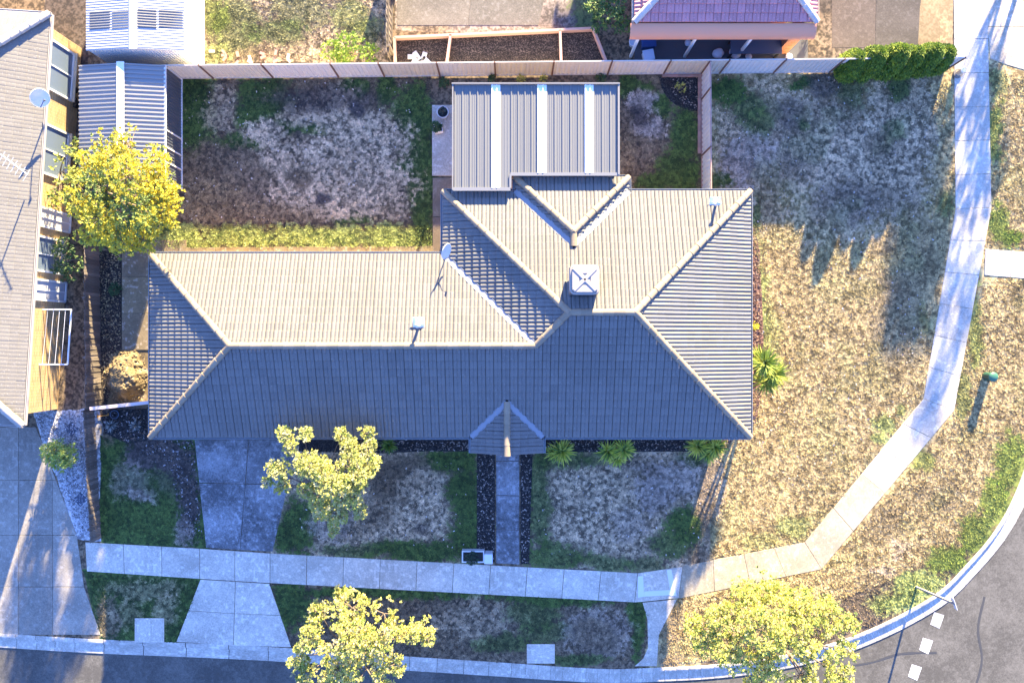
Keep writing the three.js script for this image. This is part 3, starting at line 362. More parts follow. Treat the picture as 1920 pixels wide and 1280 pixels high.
  const open = (n, x, z, w, h, y, ax) => { const g = part(n, house); g.position.set(x * S, y, z * S); if (ax) g.rotation.y = Math.PI / 2; mesh('frame', merge([box(w, 0.07, 0.09, 0, h / 2, 0), box(w, 0.07, 0.09, 0, -h / 2, 0), box(0.07, h, 0.09, -w / 2, 0, 0), box(0.07, h, 0.09, w / 2, 0, 0)]), matFrame, g); mesh(n === 'window' ? 'pane' : 'leaf', box(w - 0.08, h - 0.08, 0.03), n === 'window' ? matGlass : matFrame, g); };
  open('window', -330, -132.6, 1.6, 1.1, 1.5); open('window', -200, -132.6, 1.6, 1.1, 1.5); open('window', 300, -241.6, 1.8, 1.2, 1.5); open('window', 394.6, -80, 1.6, 1.2, 1.5, 1); open('window', 200, 146.6, 2, 1.3, 1.4); open('window', -180, 146.6, 1.8, 1.3, 1.4); open('door', -8.5, 146.6, 0.95, 2.1, 1.08); open('garage_door', -500, 146.6, 4.6, 2.15, 1.1);
}
// fittings on the roof
function vent(px, py, h, label) {
  const p = W(px, py, h), t = thing('roof_vent', label, 'vent pipe', p, 'vent pipes on the roof');
  const f = new THREE.BoxGeometry(0.42, 0.03, 0.42); f.rotateX(Math.atan(TAN)); f.translate(0, 0.075, 0); mesh('flashing', f, M(0.85, 0.85, 0.83, 0.5), t);
  mesh('pipe', cyl(0.05, 0.055, 0.55, 12, 0.02, 0.28, 0.1), M(0.75, 0.75, 0.73, 0.5), t); mesh('cowl', merge([cyl(0.02, 0.1, 0.07, 12, 0.02, 0.6, 0.1)]), M(0.7, 0.7, 0.68, 0.5), t);
}
vent(785, 605, 3.62, 'white flashed vent pipe near the long ridge left of the valley'); vent(1340, 380, 2.68, 'white flashed vent pipe near the roof corner on the right');
{ // evaporative cooler
  const p = W(1094, 526, 4.3), t = thing('evaporative_cooler', 'beige square evaporative cooler standing by the upper ridge', 'air cooler', p.setY(4.02));
  const c = M(0.33, 0.3, 0.265, 0.6), d = M(0.13, 0.125, 0.12, 0.7);
  mesh('base_tray', rbox(1.02, 0.12, 1.02, 0.05, 0, 0.12, 0), c, t); mesh('duct', box(0.55, 0.5, 0.55, 0, -0.12, 0), M(0.5, 0.5, 0.5), t);
  for (const a of [0, 1, 2, 3]) { const g = []; for (let i = 0; i < 7; i++) { const q = box(0.74, 0.012, 0.07, 0, 0, 0); q.rotateX(0.6); q.translate(0, 0.23 + i * 0.07, 0.46); g.push(q); } g.push(box(0.74, 0.5, 0.015, 0, 0.42, 0.43)); for (const s of [-1, 1]) g.push(rbox(0.16, 0.56, 0.1, 0.03, s * 0.43, 0.42, 0.43)); const m = merge(g); m.rotateY(a * Math.PI / 2); mesh('louvre_panel', m, d, t); }
  const lid = part('lid', t); { const s = new THREE.Shape(), q = 0.5, k = 0.2; s.moveTo(-q + k, -q); s.lineTo(q - k, -q); s.quadraticCurveTo(q, -q, q, -q + k); s.lineTo(q, q - k); s.quadraticCurveTo(q, q, q - k, q); s.lineTo(-q + k, q); s.quadraticCurveTo(-q, q, -q, q - k); s.lineTo(-q, -q + k); s.quadraticCurveTo(-q, -q, -q + k, -q); const e = new THREE.ExtrudeGeometry(s, { depth: 0.05, bevelEnabled: true, bevelSize: 0.03, bevelThickness: 0.03, bevelSegments: 3, curveSegments: 8 }); e.rotateX(-Math.PI / 2); e.translate(0, 0.68, 0); mesh('lid_plate', e, c, lid); }
  const X = []; for (const a of [Math.PI / 4, -Math.PI / 4]) { const q = rbox(1.16, 0.16, 0.17, 0.05, 0, 0.8, 0); q.rotateY(a); X.push(q); } X.push(cyl(0.2, 0.25, 0.12, 16, 0, 0.78, 0)); mesh('raised_rib', merge(X), c, lid);
  for (const a of [0, 1, 2, 3]) { const s = new THREE.Shape([[-0.3, 0.44], [0.3, 0.44], [0.24, 0.36], [0.09, 0.22], [-0.09, 0.22], [-0.24, 0.36]].map(([x, y]) => new THREE.Vector2(x, y))); const q = new THREE.ExtrudeGeometry(s, { depth: 0.09, bevelEnabled: true, bevelSize: 0.02, bevelThickness: 0.02, bevelSegments: 2 }); q.rotateX(-Math.PI / 2); q.translate(0, 0.75, 0); q.rotateY(a * Math.PI / 2); mesh('lid_pad', q, c, lid); }
  for (const x of [-1, 1]) for (const z of [-1, 1]) mesh('corner_boss', cyl(0.07, 0.085, 0.05, 12, x * 0.37, 0.8, z * 0.37), d, lid);
}
function dish(pos, label, rad, mastH, nrm) {
  const t = thing('satellite_dish', label, 'satellite dish', pos); const g = []; const pts = []; for (let i = 0; i <= 8; i++) { const r = rad * i / 8; pts.push(new THREE.Vector2(Math.max(r, 1e-4), 0.55 * r * r)); }
  const q = new THREE.Quaternion().setFromUnitVectors(V(0, 1, 0), nrm.clone().normalize());
  const l = new THREE.LatheGeometry(pts, 28); const l2 = l.clone(); l2.scale(1.02, 1, 1.02); l2.translate(0, -0.012, 0); const r = new THREE.TorusGeometry(rad, 0.012, 6, 28); r.rotateX(Math.PI / 2); r.translate(0, 0.55 * rad * rad, 0);
  const m = merge([l, l2, r]); m.applyQuaternion(q); m.translate(0, mastH, 0); mesh('reflector', m, M(0.72, 0.73, 0.74, 0.45), t);
  const f = V(0, 0.5, 0).applyQuaternion(q).add(V(0, mastH, 0)), e = V(0, 0.55 * rad * rad, rad).applyQuaternion(q).add(V(0, mastH, 0)); mesh('feed_arm', merge([bar(e, f, 0.025, 0.025), cyl(0.03, 0.04, 0.1, 8, f.x, f.y, f.z)]), matSteelDark, t);
  mesh('mast', merge([cyl(0.022, 0.022, mastH, 8, 0, mastH / 2 - 0.02, 0), box(0.12, 0.02, 0.12, 0, 0.02, 0)]), matSteel, t);
}
{ const p = W(834, 458, 3.25); dish(V(p.x + 0.02, 2.55, p.z + 0.25), 'white satellite dish on a bent mast above the roof valley', 0.3, 0.75, V(0.88, 0.4, 0.37)); }
{ const p = W(76, 177, 3.1); dish(V(p.x, 2.7, p.z + 0.15), 'white satellite dish at the eave of the grey roof on the left', 0.34, 0.5, V(0.72, 0.62, 0.37)); }

// ------------------------------------------------------------------ ribbed patio cover
function ribbed(x0, x1, z0, z1, y0, y1, pitch, rh, along = 'z', rw = 0.05, mid = true, th = 0.012) { // trapezoid ribs running along z (or x), from height y0 to y1
  const prof = [], L = along === 'z' ? x1 - x0 : z1 - z0; let n = Math.max(1, Math.round(L / pitch)); const p = L / n;
  for (let i = 0; i < n; i++) { const o = i * p; prof.push([o, 0]); prof.push([o + 0.02, rh], [o + 0.02 + rw, rh], [o + 0.04 + rw, 0]); if (mid) { const k = o + p * 0.42, q = o + p * 0.7; prof.push([k, 0], [k + 0.012, rh * 0.28], [k + 0.03, rh * 0.28], [k + 0.042, 0], [q, 0], [q + 0.012, rh * 0.28], [q + 0.03, rh * 0.28], [q + 0.042, 0]); } } prof.push([L, 0]);
  const pos = [], uv = []; const put = (a, h, t) => { const y = LR(y0, y1, t) + h; if (along === 'z') pos.push(x0 + a, y, LR(z0, z1, t)); else pos.push(LR(x0, x1, t), y, z0 + a); uv.push(a, t * 3); };
  for (let i = 0; i + 1 < prof.length; i++) { const [a, h] = prof[i], [b, k] = prof[i + 1]; put(a, h, 0); put(a, h, 1); put(b, k, 1); put(a, h, 0); put(b, k, 1); put(b, k, 0); }
  const g = new THREE.BufferGeometry(); g.setAttribute('position', new THREE.Float32BufferAttribute(pos, 3)); g.setAttribute('uv', new THREE.Float32BufferAttribute(uv, 2)); g.computeVertexNormals(); return g;
}
{
  const t = thing('patio_cover', 'flat ribbed steel patio cover with three clear strips over the back patio', 'patio cover', V(0, 0, 0)), h = 2.78;
  const X = (px) => W(px, 0, h).x, Z = (py) => W(0, py, h).z, mt = M(0.15, 0.152, 0.15, 0.5), mtr = M(0.2, 0.195, 0.19, 0.5), y0 = 2.76, y1 = 2.82;
  const yz = (z) => LR(y0, y1, (z - Z(158)) / (Z(354) - Z(158)));
  const sheet = (n, a, b, bot, m, dy = 0) => mesh(n, ribbed(X(a), X(b), Z(159), Z(bot), y0 + dy, yz(Z(bot)) + dy, n === 'roof_sheet' ? 0.29 : 0.2, 0.034, 'z', 0.035, n === 'roof_sheet'), m, t);
  sheet('roof_sheet', 851, 922, 353, mt); sheet('skylight_sheet', 921, 938, 353, matPoly, 0.03); sheet('roof_sheet', 937, 957, 353, mt); sheet('roof_sheet', 957, 1008, 325, mt); sheet('skylight_sheet', 1007, 1025, 325, matPoly, 0.03); sheet('roof_sheet', 1024, 1097, 325, mt); sheet('skylight_sheet', 1096, 1113, 325, matPoly, 0.03); sheet('roof_sheet', 1112, 1158, 325, mt);
  const b = (p, q, w, hh) => bar(p, q, w, hh);
  mesh('edge_trim', merge([b(V(X(847), y0 + 0.02, Z(157)), V(X(1162), y0 + 0.02, Z(157)), 0.05, 0.17), b(V(X(849), y0 + 0.01, Z(158)), V(X(849), y1 + 0.01, Z(357)), 0.05, 0.14), b(V(X(1160), y0 + 0.01, Z(158)), V(X(1160), yz(Z(328)) + 0.01, Z(328)), 0.07, 0.14)]), mtr, t);
  mesh('gutter', merge([b(V(X(848), y1 + 0.0, Z(355)), V(X(957), y1 + 0.0, Z(355)), 0.13, 0.1), b(V(X(957), y1 - 0.01, Z(327)), V(X(1162), y1 - 0.01, Z(327)), 0.12, 0.1), b(V(X(957), y1 + 0.003, Z(327)), V(X(957), y1 + 0.003, Z(353)), 0.08, 0.09)]), M(0.2, 0.2, 0.2, 0.5), t);
  for (const z of [162, 250, 322]) mesh('beam', box(X(1156) - X(853), 0.14, 0.06, (X(1156) + X(853)) / 2, yz(Z(z)) - 0.09, Z(z)), mtr, t);
  for (const [x, z] of [[855, 163], [955, 163], [1055, 163], [1154, 163], [855, 318], [1154, 318]]) mesh('post', box(0.09, y0 - 0.16, 0.09, X(x), (y0 - 0.16) / 2, Z(z)), mtr, t);
}
// ------------------------------------------------------------------ steel shed with gable roof
function gableShed(label, name, xl, xm, xr, yN, yS, he, hr, pitch, rh, opts = {}) { // photo pixels of the eaves and ridge
  const t = thing(name, label, opts.cat ?? 'shed', V(0, 0, 0)); const A = W(xl, yN, he), B = W(xr, yS, he), xm2 = W(xm, yN, hr).x, z0 = A.z, z1 = B.z, mt = opts.mat ?? matSteel;
  const sheets = opts.sheets ?? 1; const dz = (z1 - z0) / sheets;
  for (let i = 0; i < sheets; i++) { mesh('roof_sheet', ribbed(A.x - 0.05, xm2, z0 + dz * i, z0 + dz * (i + 1), he, hr, pitch, rh, 'x', pitch * 0.28, false), mt, t); mesh('roof_sheet', ribbed(B.x + 0.05, xm2, z0 + dz * i, z0 + dz * (i + 1), he, hr, pitch, rh, 'x', pitch * 0.28, false), mt, t); }
  mesh('ridge_cap', merge([bar(V(xm2 - 0.07, hr + rh + 0.005, z0 - 0.03), V(xm2 - 0.07, hr + rh + 0.005, z1 + 0.03), 0.16, 0.012), bar(V(xm2 + 0.07, hr + rh + 0.002, z0 - 0.03), V(xm2 + 0.07, hr + rh + 0.002, z1 + 0.03), 0.16, 0.012)]), M(0.82, 0.82, 0.8, 0.4), t);
  const wall = (p, q, n) => { const L = Math.hypot(q.x - p.x, q.z - p.z), g = ribbed(0, L, 0, he - 0.02, 0, 0.0, 0.12, 0.02, 'z', 0.04, false); g.rotateX(-Math.PI / 2); g.translate(0, 0, 0); g.rotateY(-Math.atan2(q.z - p.z, q.x - p.x)); g.translate(p.x, 0.0, p.z); return mesh(n, g, opts.wall ?? mt, t); };
  const i = 0.03; wall(V(A.x + i, 0, z0 + i), V(A.x + i, 0, z1 - i), 'wall_sheet'); wall(V(B.x - i, 0, z0 + i), V(B.x - i, 0, z1 - i), 'wall_sheet'); wall(V(A.x + i, 0, z1 - i), V(B.x - i, 0, z1 - i), 'wall_sheet'); wall(V(A.x + i, 0, z0 + i), V(B.x - i, 0, z0 + i), 'wall_sheet');
  for (const z of [z0 + i, z1 - i]) { const s = new THREE.Shape([new THREE.Vector2(A.x, he - 0.03), new THREE.Vector2(B.x, he - 0.03), new THREE.Vector2(xm2, hr - 0.01)]); const g = new THREE.ExtrudeGeometry(s, { depth: 0.01, bevelEnabled: false }); g.translate(0, 0, z - 0.005); mesh('gable_sheet', g, opts.wall ?? mt, t); }
  const wm = M(0.72, 0.72, 0.72, 0.45);
  mesh('gutter', merge([bar(V(B.x + 0.03, he - 0.03, z0), V(B.x + 0.03, he - 0.03, z1), 0.07, 0.08)]), wm, t);
  mesh('base_trim', bar(V(B.x + 0.0, 0.03, z0), V(B.x + 0.0, 0.03, z1), 0.05, 0.06), wm, t);
  for (const k of opts.posts ?? []) mesh('wall_trim', box(0.04, he - 0.08, 0.05, B.x + 0.0, he / 2 - 0.03, LR(z0, z1, k)), wm, t);
  return { t, A, B, xm2, z0, z1 };
}
gableShed('grey ribbed steel shed with white ridge under the yellow tree', 'garden_shed', 150, 226, 307, 122, 338, 1.72, 2.0, 0.168, 0.048, { sheets: 3, posts: [0, 0.55, 0.7, 0.83, 1], wall: M(0.08, 0.09, 0.11, 0.5) });
{ const s = gableShed('white ribbed shed with four grey skylight panels behind the back fence', 'white_shed', 163, 249, 345, -150, 95, 2.0, 2.3, 0.1, 0.012, { sheets: 2, mat: M(0.46, 0.44, 0.41, 0.7), wall: M(0.78, 0.77, 0.72, 0.5) });
  for (const [a, b, y0, y1] of [[168, 206, 22, 54], [210, 243, 22, 54], [258, 293, 16, 54], [298, 343, 18, 55]]) { const hh = (px) => { const x = W(px, 0, 2.1).x; return x < s.xm2 ? LR(2.0, 2.3, (x - s.A.x) / (s.xm2 - s.A.x)) : LR(2.0, 2.3, (s.B.x - x) / (s.B.x - s.xm2)); }; const A = W(a, y0, hh(a)), B = W(b, y1, hh(b)), g = ribbed(A.x, B.x, A.z, B.z, hh(a) + 0.014, hh(b) + 0.014, 0.1, 0.02, 'x', 0.03, false); mesh('skylight_panel', g, M(0.16, 0.16, 0.16, 0.8), s.t); } }

// ------------------------------------------------------------------ fences
const mapFence = tex(512, 512, (u, v) => { const a = tn(u, v, 5, 4), b = tn(u * 1, v, 50, 2); const k = 0.86 + 0.18 * a + 0.08 * (b - 0.5); return [0.74 * k, 0.71 * k, 0.65 * k]; }, true, 0.5, 0.7);
const fenceMats = [[1, 1, 1], [0.95, 0.92, 0.86], [1.03, 1.03, 1.05], [0.88, 0.84, 0.74]].map((c) => M(...c, 0.55, { map: mapFence })), matPost = M(0.16, 0.085, 0.055, 0.7);
function steelFence(name, label, posts, h, mats, railM) {
  const t = thing(name, label, 'fence', V(0, 0, 0), null), pts = posts.map(([x, y]) => W(x, y, 0));
  for (let i = 0; i + 1 < pts.length; i++) {
    const p = pts[i], q = pts[i + 1], L = p.distanceTo(q), g = ribbed(0.03, L - 0.03, 0.04, h - 0.03, 0, 0, 0.19, 0.03, 'z', 0.07, false); g.rotateX(-Math.PI / 2); g.rotateY(-Math.atan2(q.z - p.z, q.x - p.x)); g.translate(p.x, 0.02, p.z); mesh('fence_panel', g, mats[(i * 7 + 1) % mats.length], t);
    mesh('rail', merge([bar(V(p.x, h, p.z), V(q.x, h, q.z), 0.045, 0.05), bar(V(p.x, 0.05, p.z), V(q.x, 0.05, q.z), 0.045, 0.05)]), railM, t);
  }
  for (const p of pts) mesh('post', box(0.065, h + 0.04, 0.065, p.x, h / 2 + 0.01, p.z), matPost, t);
}
const fy = (x) => 147.3 - (x - 330) * 0.0097;
steelFence('steel_fence', 'long cream ribbed steel fence with brown posts along the back of the block', [318, 400, 512, 635, 721, 825, 929, 1035, 1139, 1244, 1349, 1450, 1555, 1660, 1770].map((x) => [x, fy(x)]), 1.58, [fenceMats[2], fenceMats[0], fenceMats[0], fenceMats[1], fenceMats[3]], M(0.55, 0.5, 0.44, 0.6));
steelFence('steel_fence', 'short cream steel fence running from the back fence to the house', [[1315, 139], [1315.5, 187], [1316, 292], [1316.5, 372]], 1.55, [fenceMats[0], fenceMats[2]], M(0.45, 0.26, 0.2, 0.6));
function palings(name, label, a, b, h, pw, face = 1) {
  const t = thing(name, label, 'fence', V(0, 0, 0)), p = W(...a, 0), q = W(...b, 0), d = q.clone().sub(p), L = d.length(), n = Math.round(L / pw), r = rng(n * 13 + 5), ang = Math.atan2(d.x, d.z); d.normalize();
  const nrm = V(d.z, 0, -d.x).multiplyScalar(face);
  for (let i = 0; i < n; i++) { const hh = h + (r() - 0.5) * 0.07, g = box(0.018, hh, pw * 0.93); g.rotateZ((r() - 0.5) * 0.05); g.rotateY(ang); const o = p.clone().addScaledVector(d, (i + 0.5) * L / n).addScaledVector(nrm, (i & 1 ? 0.012 : -0.006) + (r() - 0.5) * 0.01); g.translate(o.x, hh / 2, o.z); mesh('paling', g, woodMats[Math.floor(r() * 4)], t); }
  for (const y of [0.25, h - 0.28]) mesh('rail', bar(p.clone().addScaledVector(nrm, 0.05).setY(y), q.clone().addScaledVector(nrm, 0.05).setY(y), 0.05, 0.08), woodMats[1], t);
  for (let i = 0; i <= Math.floor(L / 2.4); i++) { const o = p.clone().addScaledVector(d, Math.min(L, i * 2.4)).addScaledVector(nrm, 0.1); mesh('post', box(0.1, h - 0.1, 0.08, o.x, h / 2 - 0.05, o.z), woodMats[0], t); }
}
palings('paling_fence', 'weathered grey timber paling fence along the side with the soil heap', [186, 452], [189, 764], 1.22, 0.115, -1);
palings('paling_fence', 'low weathered paling fence beside the front left lawn', [176, 768], [189, 1009], 0.85, 0.115, -1);
palings('paling_fence', 'old timber paling fence between the two yards beyond the back fence', [735, -110], [734, 118], 1.5, 0.13, 1);
{ const t = thing('side_gate', 'pale topped timber side gate between paling fence and house', 'gate', V(0, 0, 0)), h = 1.5, p = W(168, 766, h), q = W(281, 754, h); const n = 20, r = rng(9);
  for (let i = 0; i < n; i++) { const o = p.clone().lerp(q, (i + 0.5) / n), g = box(0.11, h - 0.08, 0.02, 0, 0, 0, 0.1); g.translate(o.x, h / 2 - 0.02, o.z + 0.03); mesh('paling', g, woodMats[Math.floor(r() * 4)], t); }
  mesh('top_rail', bar(p, q, 0.13, 0.05), M(0.62, 0.5, 0.46, 0.7), t); mesh('post', box(0.09, h, 0.09, q.x, h / 2, q.z), woodMats[1], t); }

// ------------------------------------------------------------------ neighbouring houses
{
  const h = 2.5, ne = W(93, 26, h), se = W(42, 797, h), d = se.clone().sub(ne).setY(0), L = d.length(); d.normalize(); const w = V(-d.z, 0, d.x); if (w.x > 0) w.negate(); const D = 5.3, up = h + D * TAN;
  const t = thing('neighbour_house', 'grey tiled house with yellow brick wall at the left edge', 'house', V(0, 0, 0)); const roof = part('roof', t);
  const nw = ne.clone().addScaledVector(w, 2 * D), sw = se.clone().addScaledVector(w, 2 * D), a = ne.clone().addScaledVector(w, D).addScaledVector(d, D).setY(up), b = se.clone().addScaledVector(w, D).addScaledVector(d, -D).setY(up);
  const mt = [1, 0.96, 1.04, 1].map((k) => M(1.18 * k, 1.16 * k, 1.13 * k, 0.9, { map: mapTile }));
  tiledRoof(roof, [{ p: [ne, se, b, a], o: ne, seed: 21, ws: 0.13 }, { p: [ne, nw, a], o: ne, seed: 22, ws: 0.13 }, { p: [se, sw, b], o: se, seed: 23, ws: 0.13 }], mt, 0);
  { const q = new THREE.BufferGeometry(), pos = []; for (const f of [[ne, se, b], [ne, b, a], [ne, nw, a], [se, sw, b], [nw, sw, b], [nw, b, a]]) for (const v of f) pos.push(v.x, v.y - 0.03, v.z); q.setAttribute('position', new THREE.Float32BufferAttribute(pos, 3)); q.setAttribute('uv', new THREE.Float32BufferAttribute(new Float32Array(pos.length / 3 * 2), 2)); q.computeVertexNormals(); mesh('roof_underlay', q, matDeck, roof); }
  const cm = [1, 0.95, 1.05].map((k) => M(2.6 * k, 2.5 * k, 2.3 * k, 0.75, { map: mapTile }));
  ridgeCaps(roof, ne, a, cm, 0.16); ridgeCaps(roof, se, b, cm, 0.16); ridgeCaps(roof, a, b, cm, 0.16);
  mesh('gutter', merge(gutterRun(ne, se, w.clone().negate())), M(0.45, 0.42, 0.4, 0.5), t); mesh('gutter', merge(gutterRun(ne, nw, d.clone().negate())), M(0.6, 0.57, 0.52, 0.5), t); mesh('gutter', merge(gutterRun(se, sw, d)), M(0.55, 0.5, 0.45, 0.5), t);
  const wl = (k, e) => ne.clone().addScaledVector(d, k).addScaledVector(w, e).setY(0);   // along the wall, back from the eave
  const I = 0.12; mesh('wall', prism([[wl(0.4, I), 0], [wl(L - 0.4, I), 0], [wl(L - 0.4, 2 * D - 0.5), 0], [wl(0.4, 2 * D - 0.5), 0]].map(([v]) => [v.x, v.z]), 0, h - 0.06), matBrick, t);
  const kOf = (py) => (py - 26) / 771 * L, ang = Math.atan2(d.x, d.z);
  const win = (y0, y1, name, s = 0.9, top = 2.1, fm = matFrame, gl = matGlass) => { const g = part(name, t), k0 = kOf(y0), k1 = kOf(y1), wd = k1 - k0, hh = top - s; g.position.copy(wl((k0 + k1) / 2, I - 0.02)).setY((s + top) / 2); g.rotation.y = ang; mesh('frame', merge([box(0.1, 0.08, wd, 0, hh / 2, 0), box(0.1, 0.08, wd, 0, -hh / 2, 0), box(0.1, hh, 0.08, 0, 0, wd / 2), box(0.1, hh, 0.08, 0, 0, -wd / 2), box(0.08, hh, 0.05, 0, 0, 0)]), fm, g); mesh(name === 'window' ? 'pane' : 'leaf', box(0.03, hh - 0.1, wd - 0.1), gl, g); if (name === 'window') mesh('sill', box(0.2, 0.05, wd + 0.1, 0.05, -hh / 2 - 0.06, 0), M(0.5, 0.42, 0.3), g); };
  win(68, 160, 'window', 0.6, 2.2); win(228, 320, 'window', 0.6, 2.2); win(440, 505, 'window', 0.5, 2.2); win(385, 420, 'door', 0.05, 2.15, matFrame, M(0.6, 0.58, 0.55)); win(522, 560, 'door', 0.05, 2.15, matFrame, M(0.5, 0.5, 0.52));
  // television antenna lying low over the roof
  const an = thing('roof_antenna', 'thin silver television antenna on the grey roof left of the dish', 'antenna', V(0, 0, 0)), c = W(35, 315, 3.5), bm = [bar(V(c.x - 0.5, c.y + 0.3, c.z - 0.45), V(c.x + 0.5, c.y + 0.3, c.z + 0.3), 0.03, 0.03)]; for (let i = 0; i < 7; i++) { const k = -0.45 + i * 0.15; bm.push(bar(V(c.x + k - 0.12, c.y + 0.3, c.z + k * 0.75 + 0.2), V(c.x + k + 0.12, c.y + 0.3, c.z + k * 0.75 - 0.2), 0.012, 0.012)); } mesh('boom', merge(bm), M(0.8, 0.8, 0.8, 0.4), an); mesh('mast', cyl(0.02, 0.02, 0.9, 8, c.x, c.y - 0.12, c.z), matSteel, an);
}
{
  const h = 2.45, sw = W(1190, 41, h), se = W(1532, 39, h), w2 = (se.x - sw.x) / 2, top = h + w2 * TAN, len = 11, nw = V(sw.x, h, sw.z - len), ne = V(se.x, h, sw.z - len); se.z = sw.z;
  const a = V(sw.x + w2, top, sw.z - w2), b = V(sw.x + w2, top, nw.z + w2), t = thing('brick_house', 'brick house with purple tiled hip roof and terracotta verandah edge', 'house', V(0, 0, 0)), roof = part('roof', t);
  const pm = [1, 0.9, 1.08, 1].map((k) => M(3.4 * k, 1.6 * k, 1.75 * k, 0.85, { map: mapTile }));
  tiledRoof(roof, [{ p: [sw, se, a], o: sw, seed: 31 }, { p: [nw, sw, a, b], o: nw, seed: 32 }, { p: [se, ne, b, a], o: se, seed: 33 }], pm, 0);
  { const q = new THREE.BufferGeometry(), pos = []; for (const f of [[sw, se, a], [sw, a, b], [sw, b, nw], [se, ne, b], [se, b, a], [nw, ne, b]]) for (const v of f) pos.push(v.x, v.y - 0.03, v.z); q.setAttribute('position', new THREE.Float32BufferAttribute(pos, 3)); q.setAttribute('uv', new THREE.Float32BufferAttribute(new Float32Array(pos.length / 3 * 2), 2)); q.computeVertexNormals(); mesh('roof_underlay', q, matDeck, roof); }
  const cm = [1, 0.95, 1.05].map((k) => M(3.6 * k, 3.3 * k, 3 * k, 0.75, { map: mapTile })); ridgeCaps(roof, sw, a, cm, 0.14); ridgeCaps(roof, se, a, cm, 0.14); ridgeCaps(roof, a, b, cm, 0.14);
  mesh('wall', prism([[sw.x + 0.4, sw.z - 0.9], [se.x - 0.4, sw.z - 0.9], [se.x - 0.4, nw.z + 0.5], [sw.x + 0.4, nw.z + 0.5]], 0, h - 0.05), matBrickRed, t);
  { const pts = []; for (let i = 0; i <= 8; i++) { const k = i / 8 * Math.PI / 2; pts.push([Math.sin(k) * 0.5, Math.cos(k) * 0.34]); } const pos = [], idx = []; for (const [dz, y] of pts) for (const x of [sw.x - 0.15, se.x + 0.02]) pos.push(x, h - 0.36 + y, sw.z + 0.04 + dz); for (let i = 0; i < 8; i++) { const k = i * 2; idx.push(k, k + 2, k + 1, k + 1, k + 2, k + 3); } const g = new THREE.BufferGeometry(); g.setAttribute('position', new THREE.Float32BufferAttribute(pos, 3)); g.setIndex(idx); g.computeVertexNormals(); mesh('bullnose_verandah', g, M(0.72, 0.3, 0.16, 0.7), t); }
  mesh('gutter', merge([...gutterRun(sw, nw, V(-1, 0, 0)), ...gutterRun(se, ne, V(1, 0, 0))]), M(0.6, 0.52, 0.45, 0.5), t);
  mesh('brick_pier', box(0.45, 2.05, 0.5, se.x - 0.55, 1.02, sw.z + 0.1), matBrickRed, t); for (const k of [0.03, 0.35, 0.66]) mesh('verandah_post', box(0.1, 2.1, 0.1, LR(sw.x, se.x, k), 1.05, sw.z + 0.45), matFrame, t);
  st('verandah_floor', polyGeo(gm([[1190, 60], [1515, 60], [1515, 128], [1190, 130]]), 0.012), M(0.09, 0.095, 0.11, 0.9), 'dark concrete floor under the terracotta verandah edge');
}
// things stored under the verandah and along the fences
const simple = (name, label, cat, parts, pos, ry = 0, group) => { const t = thing(name, label, cat, pos, group); t.rotation.y = ry; for (const [n, g, m] of parts) mesh(n, g, m, t); return t; };
const blue = M(0.02, 0.06, 0.2, 0.5), paleBlue = M(0.45, 0.52, 0.62, 0.6), tubM = M(0.02, 0.02, 0.022, 0.6);
simple('storage_box', 'dark blue lidded storage box under the verandah edge', 'box', [['body', rbox(0.55, 0.4, 0.42, 0.04, 0, 0.2, 0), blue], ['lid', rbox(0.6, 0.06, 0.47, 0.025, 0, 0.42, 0), blue]], W(1216, 79, 0.3).setY(0.01), 0.05);
simple('storage_box', 'pale blue lidded tub against the fence under the purple roof', 'box', [['body', rbox(0.42, 0.35, 0.4, 0.04, 0, 0.18, 0), paleBlue], ['lid', rbox(0.46, 0.05, 0.44, 0.02, 0, 0.37, 0), M(0.5, 0.6, 0.75, 0.5)]], W(1216, 104, 0.3).setY(0.01), 0.2);
simple('plastic_bucket', 'small white bucket left of the dark blue storage box', 'bucket', [['body', cyl(0.17, 0.13, 0.32, 16, 0, 0.16, 0), paleBlue], ['rim', (() => { const g = new THREE.TorusGeometry(0.17, 0.015, 6, 18); g.rotateX(Math.PI / 2); g.translate(0, 0.32, 0); return g; })(), matWhite]], W(1187, 80, 0.2).setY(0));
{ const k = [[1345, 102, 'white cloth bundle nearest the middle of the verandah', 0.2], [1378, 101, 'rounded white bundle right of the cloth bundle', 0.22], [1478, 108, 'small pale bundle at the brick pier', 0.13], [1290, 82, 'small pale bundle deep under the verandah', 0.13], [1403, 107, 'little grey bundle between the white ones', 0.12]]; k.forEach(([x, y, l, r], i) => { const g = new THREE.IcosahedronGeometry(r, 3), p = g.attributes.position; for (let j = 0; j < p.count; j++) { const f = 0.8 + 0.45 * fbm(p.getX(j) * 9 + i * 7, p.getZ(j) * 9 + p.getY(j) * 7, 3); p.setXYZ(j, p.getX(j) * f * 1.15, p.getY(j) * f * 0.75, p.getZ(j) * f); } const q = mergeVertices((g.deleteAttribute('normal'), g.deleteAttribute('uv'), g)); q.computeVertexNormals(); q.translate(0, r * 0.6, 0); const m = mesh('cloth_bundle', q, M(0.62, 0.66, 0.74, 0.8), scene); m.position.copy(W(x, y, 0)); tag(m, l, 'bundle'); }); }
{ const t = simple('garden_table', 'long dark outdoor table under the verandah', 'table', [['tabletop', rbox(2.1, 0.05, 0.75, 0.02, 0, 0.72, 0), M(0.07, 0.085, 0.12, 0.5)]], W(1418, 84, 0.7).setY(0)); for (const x of [-0.95, 0.95]) for (const z of [-0.3, 0.3]) mesh('leg', box(0.06, 0.7, 0.06, x, 0.35, z), tubM, t); }
